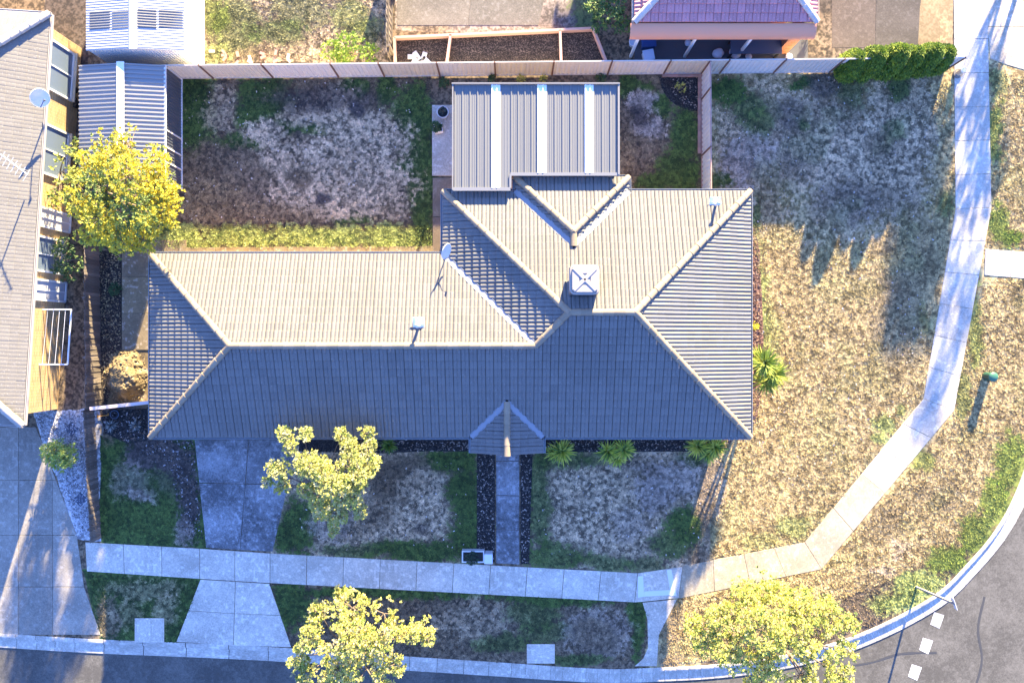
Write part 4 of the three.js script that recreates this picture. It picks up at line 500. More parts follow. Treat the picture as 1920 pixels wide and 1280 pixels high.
for (const [x, y, r, l] of [[131, 168, 0.3, 'black tub with plant beside the grey roofed house, upper one'], [136, 192, 0.26, 'black tub with plant beside the grey roofed house, lower one']]) simple('plant_tub', l, 'plant tub', [['pot', cyl(r, r * 0.8, 0.35, 18, 0, 0.17, 0), tubM], ['soil', cyl(r * 0.9, r * 0.9, 0.02, 18, 0, 0.34, 0), M(0.06, 0.05, 0.04)]], W(x, y, 0.2).setY(0));
{ const r = rng(41); [[131, 96, 0.28, [0.5, 0.53, 0.58], 'pale grey plastic sack heap beside the yellow brick wall', 'sack'], [127, 128, 0.22, [0.6, 0.62, 0.66], 'small white sack beside the yellow brick wall', 'sack'], [122, 217, 0.34, [0.3, 0.27, 0.25], 'grey boulder beside the yellow brick wall', 'boulder']].forEach(([x, y, s, c, l, n], i) => { const g = new THREE.IcosahedronGeometry(s, 3), p = g.attributes.position; for (let j = 0; j < p.count; j++) { const f = 0.75 + 0.5 * fbm(p.getX(j) * 5 + i * 3, p.getZ(j) * 5 + p.getY(j) * 4, 3); p.setXYZ(j, p.getX(j) * f, p.getY(j) * f * 0.7, p.getZ(j) * f * 1.2); } g.deleteAttribute('normal'); g.deleteAttribute('uv'); const q = mergeVertices(g); q.computeVertexNormals(); q.translate(0, s * 0.4, 0); const m = mesh(n, q, M(...c, 0.8), scene); m.position.copy(W(x, y, 0)); tag(m, l, n); }); }
{ const p = W(112, 640, 1.2), t = thing('clothes_line', 'white framed fold down clothes line on the yellow brick wall', 'clothes line', V(0, 0, 0)), A = W(78, 580, 1.5), B = W(133, 580, 1.5), C = W(66, 683, 1.5), D = W(126, 683, 1.5), f = M(0.68, 0.7, 0.74, 0.5); mesh('arm', bar(A, B, 0.05, 0.04), f, t); mesh('arm', bar(C, D, 0.05, 0.04), f, t); mesh('front_bar', bar(B, D, 0.05, 0.04), f, t); for (const k of [0.2, 0.4, 0.6, 0.8]) mesh('wire', bar(A.clone().lerp(B, k), C.clone().lerp(D, k), 0.012, 0.012), f, t); }
// raised beds and frames beyond the back fence
const pink = M(0.5, 0.3, 0.24, 0.8);
{ const t = thing('garden_bed', 'long raised garden bed with pinkish timber edging behind the back fence', 'garden bed', V(0, 0, 0)); for (const [a, b] of [[[740, 72], [1112, 55]], [[1112, 55], [1136, 116]], [[740, 72], [741, 118]], [[845, 67], [838, 117]], [[1050, 58], [1052, 116]]]) mesh('edge_board', bar(W(...a, 0.22), W(...b, 0.22), 0.1, 0.3), pink, t); mesh('soil', polyGeo([W(742, 72), W(1110, 57), W(1132, 116), W(744, 117)].map((v) => [v.x, v.z]), 0.1), M(2.2, 1.7, 1.3, 0.95, { map: mapMulch }), t); }
{ const t = simple('rubble_pile', 'pale broken concrete pieces at the fence left of the raised bed', 'rubble', [], W(785, 108, 0)); for (let i = 0; i < 6; i++) { const g = rbox(0.3 + 0.1 * (i % 3), 0.12, 0.2, 0.02); g.rotateY(i * 1.1); g.translate(-0.3 + i * 0.13, 0.07, (i % 2) * 0.18); mesh('concrete_piece', g, M(0.6, 0.58, 0.55, 0.9), t); } }
{ const t = simple('rubble_pile', 'pinkish bricks lying at the fence in the green neighbouring yard', 'rubble', [], W(470, 106, 0)); for (let i = 0; i < 14; i++) { const g = box(0.23, 0.08, 0.11); g.rotateY(i * 0.9); g.translate(-1.6 + (i * 0.53) % 3.2, 0.05, ((i * 0.31) % 0.5) - 0.2); mesh('brick', g, i % 3 ? M(0.45, 0.22, 0.18, 0.9) : M(0.6, 0.5, 0.4, 0.9), t); } }
// brick edging of the corner bed
{ const t = thing('brick_edging', 'row of old bricks edging the corner mulch bed along both fences', 'edging', V(0, 0, 0)); const r = rng(3), b = [0, 1, 2].map((i) => M(0.34 + 0.05 * i, 0.2 + 0.02 * i, 0.15 + 0.02 * i, 0.9)); for (let i = 0; i < 8; i++) { const g = box(0.22, 0.09, 0.11, 0, 0, 0, (r() - 0.5) * 0.2), p = W(1247 + i * 9.5, 142.5, 0); g.translate(p.x, 0.05, p.z); mesh('brick', g, b[i % 3], t); } for (let i = 0; i < 14; i++) { const g = box(0.11, 0.09, 0.22, 0, 0, 0, (r() - 0.5) * 0.2), p = W(1311, 150 + i * 10.2, 0); g.translate(p.x, 0.05, p.z); mesh('brick', g, b[(i * 2) % 3], t); } }
// pots on the patio
{ const t = thing('plant_pot', 'round white pot with dark soil and small plant on the patio slab', 'plant pot', W(831, 213, 0.2).setY(0.05)); const l = new THREE.LatheGeometry([[0.001, 0], [0.17, 0], [0.24, 0.38], [0.25, 0.42], [0.215, 0.42], [0.2, 0.34]].map(([a, b]) => new THREE.Vector2(a, b)), 28); mesh('pot', l, M(0.62, 0.63, 0.66, 0.5), t); mesh('soil', cyl(0.205, 0.205, 0.02, 24, 0, 0.35, 0), M(0.02, 0.02, 0.02), t); }
{ const t = thing('plant_pot', 'small square white pot holding a bushy green plant', 'plant pot', W(822, 241, 0.2).setY(0.05)); t.rotation.y = 0.15; mesh('pot', merge([box(0.34, 0.3, 0.025, 0, 0.15, 0.16), box(0.34, 0.3, 0.025, 0, 0.15, -0.16), box(0.025, 0.3, 0.295, 0.158, 0.15, 0), box(0.025, 0.3, 0.295, -0.158, 0.15, 0), box(0.3, 0.02, 0.3, 0, 0.02, 0)]), M(0.7, 0.7, 0.72, 0.5), t); mesh('soil', box(0.29, 0.02, 0.29, 0, 0.24, 0), M(0.05, 0.04, 0.03), t); }
{ const t = thing('planter_box', 'white rectangular planter with dark leaves beside the entry path', 'planter', W(887, 1043, 0.3).setY(0)); mesh('trough', merge([box(0.92, 0.36, 0.05, 0, 0.18, 0.22), box(0.92, 0.36, 0.05, 0, 0.18, -0.22), box(0.05, 0.36, 0.39, 0.435, 0.18, 0), box(0.05, 0.36, 0.39, -0.435, 0.18, 0)]), M(0.62, 0.64, 0.66, 0.6), t); mesh('soil', box(0.82, 0.02, 0.39, 0, 0.27, 0), M(0.03, 0.03, 0.025), t); }
{ const t = thing('letterbox', 'small pale letterbox pillar right of the white planter', 'letterbox', W(916, 1046, 0.5).setY(0)); mesh('pillar', rbox(0.3, 0.62, 0.36, 0.015, 0, 0.31, 0), M(0.6, 0.64, 0.68, 0.7), t); mesh('slot', box(0.18, 0.025, 0.02, 0, 0.5, 0.18), matDark, t); mesh('cap', rbox(0.34, 0.05, 0.4, 0.015, 0, 0.645, 0), M(0.66, 0.7, 0.75, 0.6), t); }
// street things
for (const [x, y, w, d, l, n] of [[280, 1181, 1.22, 1.0, 'double lidded concrete stormwater pit on the verge between the driveways', 2], [1014, 1225, 1.16, 0.8, 'single concrete stormwater pit on the long verge at the kerb', 1]]) { const t = thing('stormwater_pit', l, 'drain pit', W(x, y, 0)); mesh('surround', rbox(w, 0.2, d, 0.02, 0, -0.06, 0), aprons[2], t); for (let i = 0; i < n; i++) mesh('lid', rbox(w / n - 0.1, 0.05, d - 0.14, 0.012, n === 2 ? (i - 0.5) * w / 2 : 0, 0.03, 0), aprons[i], t); if (n === 1) mesh('kerb_inlet', box(w * 1.3, 0.1, 0.06, 0, -0.075, d / 2 + 0.2), matDark, t); }
{ const t = thing('service_pillar', 'dark green round service pillar standing in the straw verge', 'service pillar', W(1858, 706, 0.3).setY(0)); mesh('body', cyl(0.17, 0.18, 0.5, 18, 0, 0.25, 0), M(0.02, 0.07, 0.05, 0.5), t); const d = new THREE.SphereGeometry(0.2, 18, 8, 0, Math.PI * 2, 0, Math.PI / 2); d.scale(1, 0.5, 1); d.translate(0, 0.49, 0); mesh('dome_cap', d, M(0.04, 0.14, 0.09, 0.45), t); }
{ const t = thing('sign_post', 'grey street sign post leaning over the curved kerb', 'sign post', W(1718, 1100, 0)); const q = V(0.35, 2.3, -0.05); mesh('pole', bar(V(0, -0.02, 0), q, 0.07, 0.07), matSteel, t); mesh('sign_plate', (() => { const g = box(0.5, 0.2, 0.02, 0, 0, 0, 1.9); g.translate(q.x, q.y - 0.08, q.z); return g; })(), M(0.6, 0.6, 0.6, 0.4), t); }
{ const t = thing('bollard', 'short round pale post on the footpath beside the clipped conifers', 'bollard', W(1801, 135, 0.2).setY(0)); mesh('post', cyl(0.11, 0.11, 0.42, 18, 0, 0.21, 0), M(0.62, 0.52, 0.36, 0.6), t); mesh('collar', cyl(0.19, 0.2, 0.07, 20, 0, 0.045, 0), M(0.2, 0.18, 0.16, 0.8), t); mesh('cap', cyl(0.1, 0.115, 0.04, 18, 0, 0.44, 0), M(0.75, 0.68, 0.52, 0.5), t); }
{ const t = thing('garden_hose', 'dark coiled hose with blue reel on the bed below the side gate', 'hose', W(213, 777, 0.1).setY(0.03)); for (let i = 0; i < 4; i++) { const g = new THREE.TorusGeometry(0.2 - i * 0.03, 0.014, 6, 26); g.rotateX(Math.PI / 2); g.translate(0, 0.02 + i * 0.02, 0); mesh('hose_coil', g, i === 1 ? M(0.1, 0.16, 0.26, 0.5) : tubM, t); } }
{ const t = thing('garden_rake', 'small orange handled tool lying below the side gate', 'garden tool', W(193, 779, 0.02).setY(0.04)); mesh('handle', bar(V(-0.22, 0.02, 0.03), V(0.22, 0.02, -0.02), 0.03, 0.03), M(0.5, 0.22, 0.02, 0.5), t); mesh('head', merge([box(0.03, 0.03, 0.14, -0.22, 0.02, 0.03), box(0.03, 0.03, 0.1, 0.22, 0.02, -0.05)]), M(0.5, 0.22, 0.02, 0.5), t); }
for (const [x, y, s, l] of [[134, 804, 0.62, 'large dark diamond paver in the white gravel garden'], [100, 804, 0.26, 'small dark diamond paver in the white gravel garden'], [150, 936, 0.6, 'dark diamond paver nearest the front of the gravel garden']]) { const m = mesh('stone_paver', prism([[-s / 2, 0], [0, -s / 2], [s / 2, 0], [0, s / 2]], -0.02, 0.035, 0.008), M(0.07, 0.085, 0.12, 0.8), scene); m.position.copy(W(x, y, 0)); tag(m, l, 'paver'); }

// ------------------------------------------------------------------ trees and plants
class Leaves { // many small folded leaves in one geometry
  constructor(seed) { this.p = []; this.c = []; this.r = rng(seed); }
  leaf(o, d, up, len, wid, col) { const s = d.clone().cross(up).normalize().multiplyScalar(wid / 2), m = o.clone().addScaledVector(d, len * 0.5).addScaledVector(up, len * 0.08), e = o.clone().addScaledVector(d, len).addScaledVector(up, -len * 0.05), a = m.clone().add(s).addScaledVector(up, wid * 0.2), b = m.clone().sub(s).addScaledVector(up, wid * 0.2); for (const v of [o, a, m, a, e, m, o, m, b, b, m, e]) { this.p.push(v.x, v.y, v.z); this.c.push(col[0], col[1], col[2]); } }
  rosette(o, dir, n, len, wid, col, spread) { const r = this.r; for (let i = 0; i < n; i++) { const q = V(r() - 0.5, r() - 0.5, r() - 0.5).multiplyScalar(2); const d = dir.clone().multiplyScalar(0.5).add(q.multiplyScalar(spread)).normalize(); const up = V((r() - 0.5) * 0.9, 1, (r() - 0.5) * 0.9).normalize(); if (Math.abs(up.dot(d)) > 0.95) continue; const k = 0.75 + 0.5 * r(); this.leaf(o.clone().addScaledVector(d, len * 0.2 * r()), d, up, len * (0.7 + 0.6 * r()), wid, [col[0] * k, col[1] * k, col[2] * k]); } }
  build() { const g = new THREE.BufferGeometry(); g.setAttribute('position', new THREE.Float32BufferAttribute(this.p, 3)); g.setAttribute('color', new THREE.Float32BufferAttribute(this.c, 3)); g.computeVertexNormals(); return g; }
}
// blobs: photo x, y, height, radius (m), vertical squash
function tree(name, label, base, blobs, o) {
  const t = thing(name, label, o.cat ?? 'tree', W(base[0], base[1], 0), o.group), B = t.position, lv = new Leaves(o.seed), r = lv.r, tops = blobs.map(([x, y, h, rad, g]) => [W(x, y, h).sub(B), rad, g]);
  const fork = V(0, o.fork, 0), br = [limb([V(0, -0.1, 0), V(0.03, o.fork * 0.5, 0.02), fork], o.r, o.r * 0.7, 9)];
  for (const [c, rad, dark] of tops) {
    const mid = fork.clone().lerp(c, 0.5).add(V((r() - 0.5) * 0.3, 0.15, (r() - 0.5) * 0.3)); br.push(limb([fork.clone().add(V(0, -0.1, 0)), mid, c], o.r * 0.42, o.r * 0.1));
    const n = Math.round(o.n * rad * rad * 10);
    for (let i = 0; i < n; i++) { const d = V(r() - 0.5, r() - 0.5, r() - 0.5).normalize(), k = Math.pow(r(), o.fill ?? 0.45) * (0.75 + 0.6 * (fbm(d.x * 2.2 + o.seed, d.z * 2.2 + d.y * 1.7 + 9, 2) - 0.3)); const q = c.clone().add(V(d.x * rad * k, d.y * rad * (o.sq ?? 0.7) * k, d.z * rad * k)); if (q.y < 0.25 || fbm(q.x * 1.9 + o.seed, q.z * 1.9 + q.y * 1.3, 2) < (o.gap ?? (o.cat === 'shrub' ? 0 : 0.33))) continue; const tone = dark && r() < 0.75 ? o.cols[o.cols.length - 1] : o.cols[Math.min(o.cols.length - 1, Math.floor(r() * r() * o.cols.length * 1.4))]; const out = d.clone().add(V(0, 0.4, 0)).normalize(); lv.rosette(q, out, o.k ?? 7, o.len, o.wid, tone, o.spread ?? 0.8); if (i % 11 === 0 && k > 0.5) br.push(limb([c.clone().lerp(q, 0.05), c.clone().lerp(q, 0.5).add(V(0, 0.05, 0)), q], 0.02, 0.007, 5)); }
  }
  mesh('trunk', merge(br), o.bark ?? bark, t); mesh('crown', lv.build(), o.mat, t); return t;
}
const leafA = leafMat(0.3), leafB = leafMat(0.2);
tree('yellow_tree', 'large bright yellow leafed tree overhanging the steel shed and paling fence', [236, 375], [[245, 275, 4.50, 0.8], [205, 295, 4.25, 0.75], [190, 262, 3.75, 0.45], [285, 300, 4.12, 0.75], [240, 330, 5.00, 1.0], [188, 350, 4.50, 0.85, 1], [295, 350, 4.25, 0.85], [320, 365, 3.75, 0.5], [305, 400, 3.88, 0.75], [250, 400, 4.88, 0.9, 1], [190, 410, 4.38, 0.9], [172, 440, 3.75, 0.6, 0], [225, 445, 4.12, 0.8], [268, 450, 3.75, 0.65], [170, 310, 3.88, 0.7], [150, 380, 4.00, 0.7], [185, 440, 2.7, 0.7, 1], [228, 452, 2.7, 0.7, 1], [265, 430, 2.7, 0.7, 1], [205, 395, 2.6, 0.8, 1], [255, 375, 2.6, 0.8, 1], [205, 335, 2.6, 0.7, 1]], { seed: 11, fork: 2.0, r: 0.16, n: 28, len: 0.11, wid: 0.062, cols: [[0.66, 0.56, 0.03], [0.54, 0.47, 0.03], [0.4, 0.4, 0.04], [0.14, 0.2, 0.03]], mat: leafA, sq: 0.75 });
tree('young_tree', 'pale yellow green young tree over the driveway edge and front lawn', [612, 905], [[535, 815, 3.3, 0.42], [570, 812, 3.5, 0.36], [545, 838, 3.3, 0.4], [525, 880, 3.2, 0.5], [508, 880, 3.0, 0.28], [528, 912, 2.9, 0.35], [580, 870, 3.8, 0.7], [620, 900, 4.0, 0.8], [640, 815, 3.4, 0.36], [655, 840, 3.6, 0.5], [690, 812, 3.3, 0.36], [692, 840, 3.4, 0.42], [660, 880, 3.8, 0.7], [690, 880, 3.5, 0.42], [650, 930, 3.5, 0.65], [600, 945, 3.5, 0.55], [675, 960, 3.0, 0.35], [630, 965, 3.1, 0.5], [600, 965, 2.9, 0.32], [625, 985, 2.8, 0.28], [575, 920, 3.3, 0.4], [600, 880, 3.7, 0.6], [665, 905, 3.6, 0.55], [700, 865, 3.4, 0.35], [625, 1000, 2.7, 0.2], [500, 905, 2.9, 0.25]], { seed: 23, gap: 0.24, fork: 1.5, r: 0.07, n: 36, len: 0.115, wid: 0.06, cols: [[0.5, 0.48, 0.14], [0.44, 0.45, 0.09], [0.55, 0.52, 0.25], [0.26, 0.32, 0.06]], mat: leafA, sq: 0.8, k: 7 });
tree('street_tree', 'broad yellow green street tree over the long verge and road edge', [668, 1185], [[600, 1150, 3.0, 0.7], [660, 1140, 3.3, 0.8], [720, 1150, 3.2, 0.75], [590, 1195, 3.2, 0.8], [560, 1230, 2.9, 0.6], [650, 1195, 3.9, 1.0], [710, 1195, 3.6, 0.9], [765, 1185, 3.0, 0.65], [800, 1190, 2.7, 0.5], [800, 1165, 2.6, 0.3], [570, 1260, 2.8, 0.55], [630, 1255, 3.4, 0.9], [690, 1250, 3.4, 0.9], [740, 1245, 3.0, 0.6], [640, 1300, 3.0, 0.8], [580, 1300, 2.8, 0.6], [715, 1300, 2.8, 0.7], [640, 1115, 2.7, 0.45]], { seed: 37, fork: 1.5, r: 0.12, n: 38, len: 0.1, wid: 0.055, cols: [[0.62, 0.58, 0.15], [0.54, 0.53, 0.1], [0.62, 0.54, 0.26], [0.3, 0.36, 0.06], [0.15, 0.21, 0.04]], mat: leafA });
tree('street_tree', 'wide yellow green street tree spreading over the corner kerb and road', [1440, 1175], [[1300, 1170, 2.8, 0.5], [1320, 1200, 3.0, 0.65], [1350, 1155, 3.2, 0.8], [1400, 1120, 3.2, 0.8], [1450, 1110, 3.1, 0.7], [1430, 1170, 3.9, 1.1], [1500, 1140, 3.4, 0.9], [1550, 1150, 3.2, 0.75], [1590, 1170, 2.9, 0.5], [1480, 1200, 3.7, 1.0], [1540, 1210, 3.3, 0.85], [1590, 1220, 2.9, 0.5], [1370, 1220, 3.4, 0.9], [1430, 1245, 3.3, 0.9], [1500, 1265, 3.1, 0.9], [1570, 1265, 2.9, 0.7], [1420, 1300, 2.9, 0.7], [1530, 1310, 2.8, 0.8], [1430, 1082, 2.6, 0.35]], { seed: 53, fork: 1.5, r: 0.13, n: 38, len: 0.1, wid: 0.055, cols: [[0.6, 0.58, 0.12], [0.52, 0.53, 0.09], [0.62, 0.56, 0.2], [0.29, 0.36, 0.06], [0.15, 0.21, 0.04]], mat: leafA });
tree('small_tree', 'small yellow green tree between the brick wall and the shed', [135, 330], [[135, 275, 2.2, 0.4], [125, 310, 2.3, 0.6], [145, 345, 2.4, 0.55], [115, 355, 2.2, 0.5], [135, 390, 2.0, 0.5], [100, 375, 1.9, 0.35]], { seed: 61, fork: 1.0, r: 0.07, n: 9, len: 0.15, wid: 0.08, cols: [[0.4, 0.4, 0.05], [0.3, 0.34, 0.05], [0.12, 0.18, 0.03]], mat: leafA });
tree('dark_shrub', 'dense dark green shrub against the yellow brick wall', [122, 482], [[118, 465, 1.3, 0.5], [125, 490, 1.4, 0.6], [108, 500, 1.1, 0.4], [130, 515, 0.9, 0.4], [105, 455, 1.0, 0.35]], { seed: 67, fork: 0.4, r: 0.05, n: 14, len: 0.11, wid: 0.06, cols: [[0.04, 0.09, 0.02], [0.06, 0.12, 0.03], [0.12, 0.18, 0.04]], mat: leafB, cat: 'shrub' });
tree('round_shrub', 'round lime green shrub beside the driveway on the left', [112, 852], [[112, 852, 0.75, 0.68], [100, 845, 0.7, 0.45], [125, 860, 0.7, 0.45]], { seed: 71, fork: 0.3, r: 0.04, n: 20, len: 0.16, wid: 0.06, cols: [[0.34, 0.42, 0.08], [0.28, 0.38, 0.06], [0.42, 0.42, 0.1]], mat: leafA, cat: 'shrub' });
tree('green_shrub', 'bright green bush behind the back fence in the left yard', [650, 90], [[620, 92, 0.8, 0.5], [655, 85, 1.0, 0.6], [690, 98, 0.8, 0.45], [640, 108, 0.6, 0.5]], { seed: 73, fork: 0.3, r: 0.04, n: 14, len: 0.14, wid: 0.06, cols: [[0.2, 0.3, 0.02], [0.26, 0.34, 0.02], [0.12, 0.2, 0.02]], mat: leafB, cat: 'shrub' });
tree('dark_shrub', 'tall leafy green shrub left of the purple roof', [1140, 28], [[1120, 5, 1.5, 0.6], [1150, 20, 1.6, 0.65], [1165, 45, 1.2, 0.45], [1125, 45, 1.0, 0.45], [1150, -25, 1.7, 0.7]], { seed: 79, fork: 0.5, r: 0.05, n: 12, len: 0.14, wid: 0.07, cols: [[0.08, 0.15, 0.03], [0.16, 0.24, 0.04], [0.05, 0.1, 0.02]], mat: leafB, cat: 'shrub' });
// tall thin trees to the north east whose shade falls on the side yard and the footpath
tree('gum_tree', 'tall open gum tree beyond the top right corner, nearer the footpath', [1965, -210], [[2150, -370, 4.47, 0.9], [2080, -300, 3.61, 0.9], [2010, -290, 3.10, 0.8], [2060, -210, 2.58, 0.7], [2160, -240, 3.96, 0.9], [2230, -330, 5.16, 0.8], [2120, -330, 4.13, 0.9], [2040, -260, 2.24, 0.7], [2110, -270, 2.92, 0.8], [1981, -272, 2.6, 0.75], [2004, -293, 3.3, 0.85], [2071, -322, 4.2, 0.9], [1950, -284, 3.0, 0.75]], { seed: 83, fork: 1.8, r: 0.13, n: 15, len: 0.2, wid: 0.07, cols: [[0.1, 0.14, 0.05], [0.14, 0.16, 0.06]], mat: leafB });
tree('gum_tree', 'tall open gum tree farther beyond the top right corner', [1990, -380], [[2160, -560, 4.82, 0.9], [2070, -520, 3.96, 0.9], [2140, -460, 4.30, 0.8], [2010, -430, 3.27, 0.7], [2190, -620, 5.50, 0.8], [2100, -480, 2.92, 0.8], [2040, -490, 3.78, 0.8], [2120, -570, 4.64, 0.9]], { seed: 89, fork: 2, r: 0.13, n: 15, len: 0.2, wid: 0.07, cols: [[0.1, 0.14, 0.05], [0.14, 0.16, 0.06]], mat: leafB });
// clipped conifers in a row at the fence corner
function conifer(x, y, h, rad, seed, label) {
  const t = thing('clipped_conifer', label, 'conifer', W(x, y, 0), 'clipped conifers at the corner of the back fence'), lv = new Leaves(seed), r = lv.r;
  for (let i = 0; i < 2600; i++) { const a = r() * Math.PI * 2, v = Math.pow(r(), 0.85), R0 = rad * Math.sqrt(Math.max(0.02, 1 - Math.pow(v, 2.6))) * (0.86 + 0.3 * fbm(a * 2.2 + seed, v * 5, 2)) * (0.8 + 0.2 * r()); const q = V(Math.cos(a) * R0, 0.12 + v * (h - 0.15), Math.sin(a) * R0), d = V(Math.cos(a), 0.55 + v, Math.sin(a)).normalize(); const c = r() < 0.3 ? [0.3, 0.36, 0.02] : r() < 0.6 ? [0.18, 0.27, 0.02] : [0.08, 0.15, 0.015]; lv.rosette(q, d, 4, 0.12, 0.045, c, 0.5); }
  mesh('trunk', limb([V(0, -0.05, 0), V(0, h * 0.5, 0), V(0, h * 0.85, 0)], 0.07, 0.02), bark, t); mesh('crown', lv.build(), leafB, t);
}
[[1583, 132, 1.6, 0.5, 'leftmost clipped conifer touching the steel fence'], [1614, 130, 1.95, 0.5, 'second clipped conifer from the left in the hedge row'], [1648, 129, 2.2, 0.52, 'third clipped conifer in the row, one of the tallest'], [1682, 128, 1.85, 0.5, 'fourth clipped conifer from the left in the row'], [1712, 126, 2.05, 0.48, 'fifth clipped conifer, second from the footpath'], [1740, 124, 1.75, 0.46, 'clipped conifer at the footpath end of the row']].forEach(([x, y, h, r, l], i) => conifer(x, y, h, r, 101 + i, l));
// spiky strap leafed plants (rosettes of curved blades)
function rosetteGeo(seed, n, L, w, cols) {
  const r = rng(seed), p = [], c = [];
  for (let i = 0; i < n; i++) { const a = i * 2.39996 + r() * 0.3, e = LR(1.35, 0.05, Math.pow(i / n, 0.8)) + (r() - 0.5) * 0.25, len = L * (0.75 + 0.4 * r()), k = cols[Math.floor(r() * cols.length)], droop = 0.25 + 0.5 * r() * (1 - e / 1.5); let pr = null; const seg = 4; const side = V(-Math.sin(a), 0, Math.cos(a));
    for (let s = 0; s <= seg; s++) { const u = s / seg, el = e - droop * u * u * 1.6, q = V(Math.cos(a) * Math.cos(e) * len * u, Math.sin(e) * len * u - droop * len * u * u * 0.45, Math.sin(a) * Math.cos(e) * len * u), ww = w * (u < 0.5 ? 0.6 + 0.8 * u : 2 * (1 - u)) * 0.5 + 0.0015; const A = q.clone().addScaledVector(side, ww).add(V(0, ww * 0.5, 0)), B = q.clone().addScaledVector(side, -ww).add(V(0, ww * 0.5, 0)); if (pr) { for (const v of [pr[0], A, q, pr[0], q, pr[2], pr[2], q, B, pr[2], B, pr[1]]) { p.push(v.x, v.y, v.z); const f = (0.7 + 0.5 * u); c.push(k[0] * f, k[1] * f, k[2] * f); } } pr = [A, B, q]; } }
  const g = new THREE.BufferGeometry(); g.setAttribute('position', new THREE.Float32BufferAttribute(p, 3)); g.setAttribute('color', new THREE.Float32BufferAttribute(c, 3)); g.computeVertexNormals(); return g;
}
const YC = [[0.2, 0.26, 0.03], [0.13, 0.2, 0.03], [0.3, 0.32, 0.05], [0.07, 0.12, 0.02]];
const YB = [[0.46, 0.5, 0.05], [0.3, 0.4, 0.05], [0.6, 0.58, 0.1], [0.12, 0.2, 0.03]];
function yucca(label, base, heads, seed, cols = YC) {
  const t = thing('spiky_plant', label, 'spiky plant', W(base[0], base[1], 0)); heads.forEach(([x, y, h, L, n], i) => { const q = W(x, y, h).sub(t.position); mesh('stem', limb([V(0, -0.03, 0), V(q.x * 0.4, q.y * 0.5, q.z * 0.4), q], 0.06, 0.045, 7), bark, t); const g = rosetteGeo(seed + i, n ?? 70, L, 0.055, cols); g.translate(q.x, q.y, q.z); mesh('leaf_rosette', g, leafB, t); });
}
yucca('tall spiky plant with two stacked heads beside the right end wall', [1420, 690], [[1434, 680, 2.1, 0.74, 120], [1450, 700, 1.7, 0.7, 110], [1436, 715, 1.5, 0.66, 100], [1424, 672, 1.8, 0.55, 80]], 131, [[0.3, 0.36, 0.04], [0.2, 0.28, 0.03], [0.38, 0.4, 0.05], [0.1, 0.16, 0.02]]);
yucca('bushy spiky plant just right of the porch', [1050, 832], [[1054, 846, 0.9, 0.62, 110], [1040, 850, 0.7, 0.45, 60]], 137, YB);
yucca('twin headed spiky plant in the middle of the front bed', [1154, 830], [[1140, 846, 1.0, 0.56, 90], [1170, 843, 1.1, 0.58, 90], [1157, 858, 0.8, 0.5, 60]], 139, YB);
yucca('dark spiky plant at the right end of the front bed', [1326, 830], [[1308, 836, 1.0, 0.6, 90], [1341, 838, 1.0, 0.6, 90], [1328, 850, 0.8, 0.52, 60]], 149, YB);
yucca('small spiky plant half under the eave right of the young tree', [727, 818], [[729, 834, 0.6, 0.42, 60]], 151, [[0.08, 0.18, 0.02], [0.14, 0.22, 0.02]]);
yucca('pale striped strap plant left of the hose bed middle', [208, 796], [[208, 797, 0.25, 0.32, 40]], 157, [[0.34, 0.34, 0.3], [0.12, 0.13, 0.12]]);
yucca('pale striped strap plant close to the house corner', [254, 796], [[254, 797, 0.25, 0.3, 40]], 163, [[0.34, 0.34, 0.3], [0.12, 0.13, 0.12]]);
function tuftPlant(name, label, px, py, h, rad, n, cols, seed, len = 0.08, y0 = 0) { const t = thing(name, label, 'plant', W(px, py, h * 0.6).setY(y0)), lv = new Leaves(seed), r = lv.r; for (let i = 0; i < n; i++) { const a = r() * 6.283, k = Math.sqrt(r()) * rad, q = V(Math.cos(a) * k, h * (0.3 + 0.7 * r()) * (1 - 0.4 * k / rad), Math.sin(a) * k); lv.rosette(q, V(Math.cos(a) * 0.5, 1, Math.sin(a) * 0.5).normalize(), 5, len, len * 0.5, cols[Math.floor(r() * cols.length)], 0.8); } mesh('foliage', lv.build(), leafB, t); mesh('stem', merge([0, 1, 2].map((i) => limb([V(0, -0.02, 0), V((i - 1) * rad * 0.3, h * 0.4, rad * 0.1), V((i - 1) * rad * 0.6, h * 0.7, (i % 2) * rad * 0.4)], 0.012, 0.006, 5))), bark, t); }
const GD = [[0.04, 0.09, 0.025], [0.07, 0.13, 0.04]], GY = [[0.5, 0.44, 0.08], [0.36, 0.36, 0.06]];
tuftPlant('potted_plant', 'dark small plant growing in the round white pot', 831, 212, 0.25, 0.13, 26, [[0.04, 0.06, 0.05], [0.07, 0.1, 0.08]], 201, 0.07, 0.4);
tuftPlant('potted_plant', 'bushy green plant growing in the square white pot', 819, 241, 0.3, 0.19, 60, GD, 203, 0.1, 0.28);
tuftPlant('planter_foliage', 'dark green leaves filling the white planter box', 885, 1043, 0.2, 0.26, 90, [[0.03, 0.06, 0.03], [0.05, 0.09, 0.04]], 205, 0.07, 0.28);
tuftPlant('seedling', 'thin yellow green sapling in the quarter round mulch bed', 1277, 163, 0.6, 0.2, 16, GY, 207, 0.1);
tuftPlant('yellow_flower_plant', 'small yellow flowering plant in the reddish bark bed', 1417, 610, 0.4, 0.13, 26, [[0.7, 0.6, 0.02], [0.5, 0.5, 0.03]], 209, 0.08);
tuftPlant('weed', 'green weed at the back fence left of the patio cover', 832, 155, 0.35, 0.2, 40, GD, 211, 0.1);
tuftPlant('weed', 'small green weed at the back fence above the first clear strip', 922, 145, 0.3, 0.14, 26, GD, 213, 0.1);
tuftPlant('weed', 'yellowish weed at the back fence behind the patio cover', 977, 148, 0.3, 0.14, 18, GY, 215, 0.1);
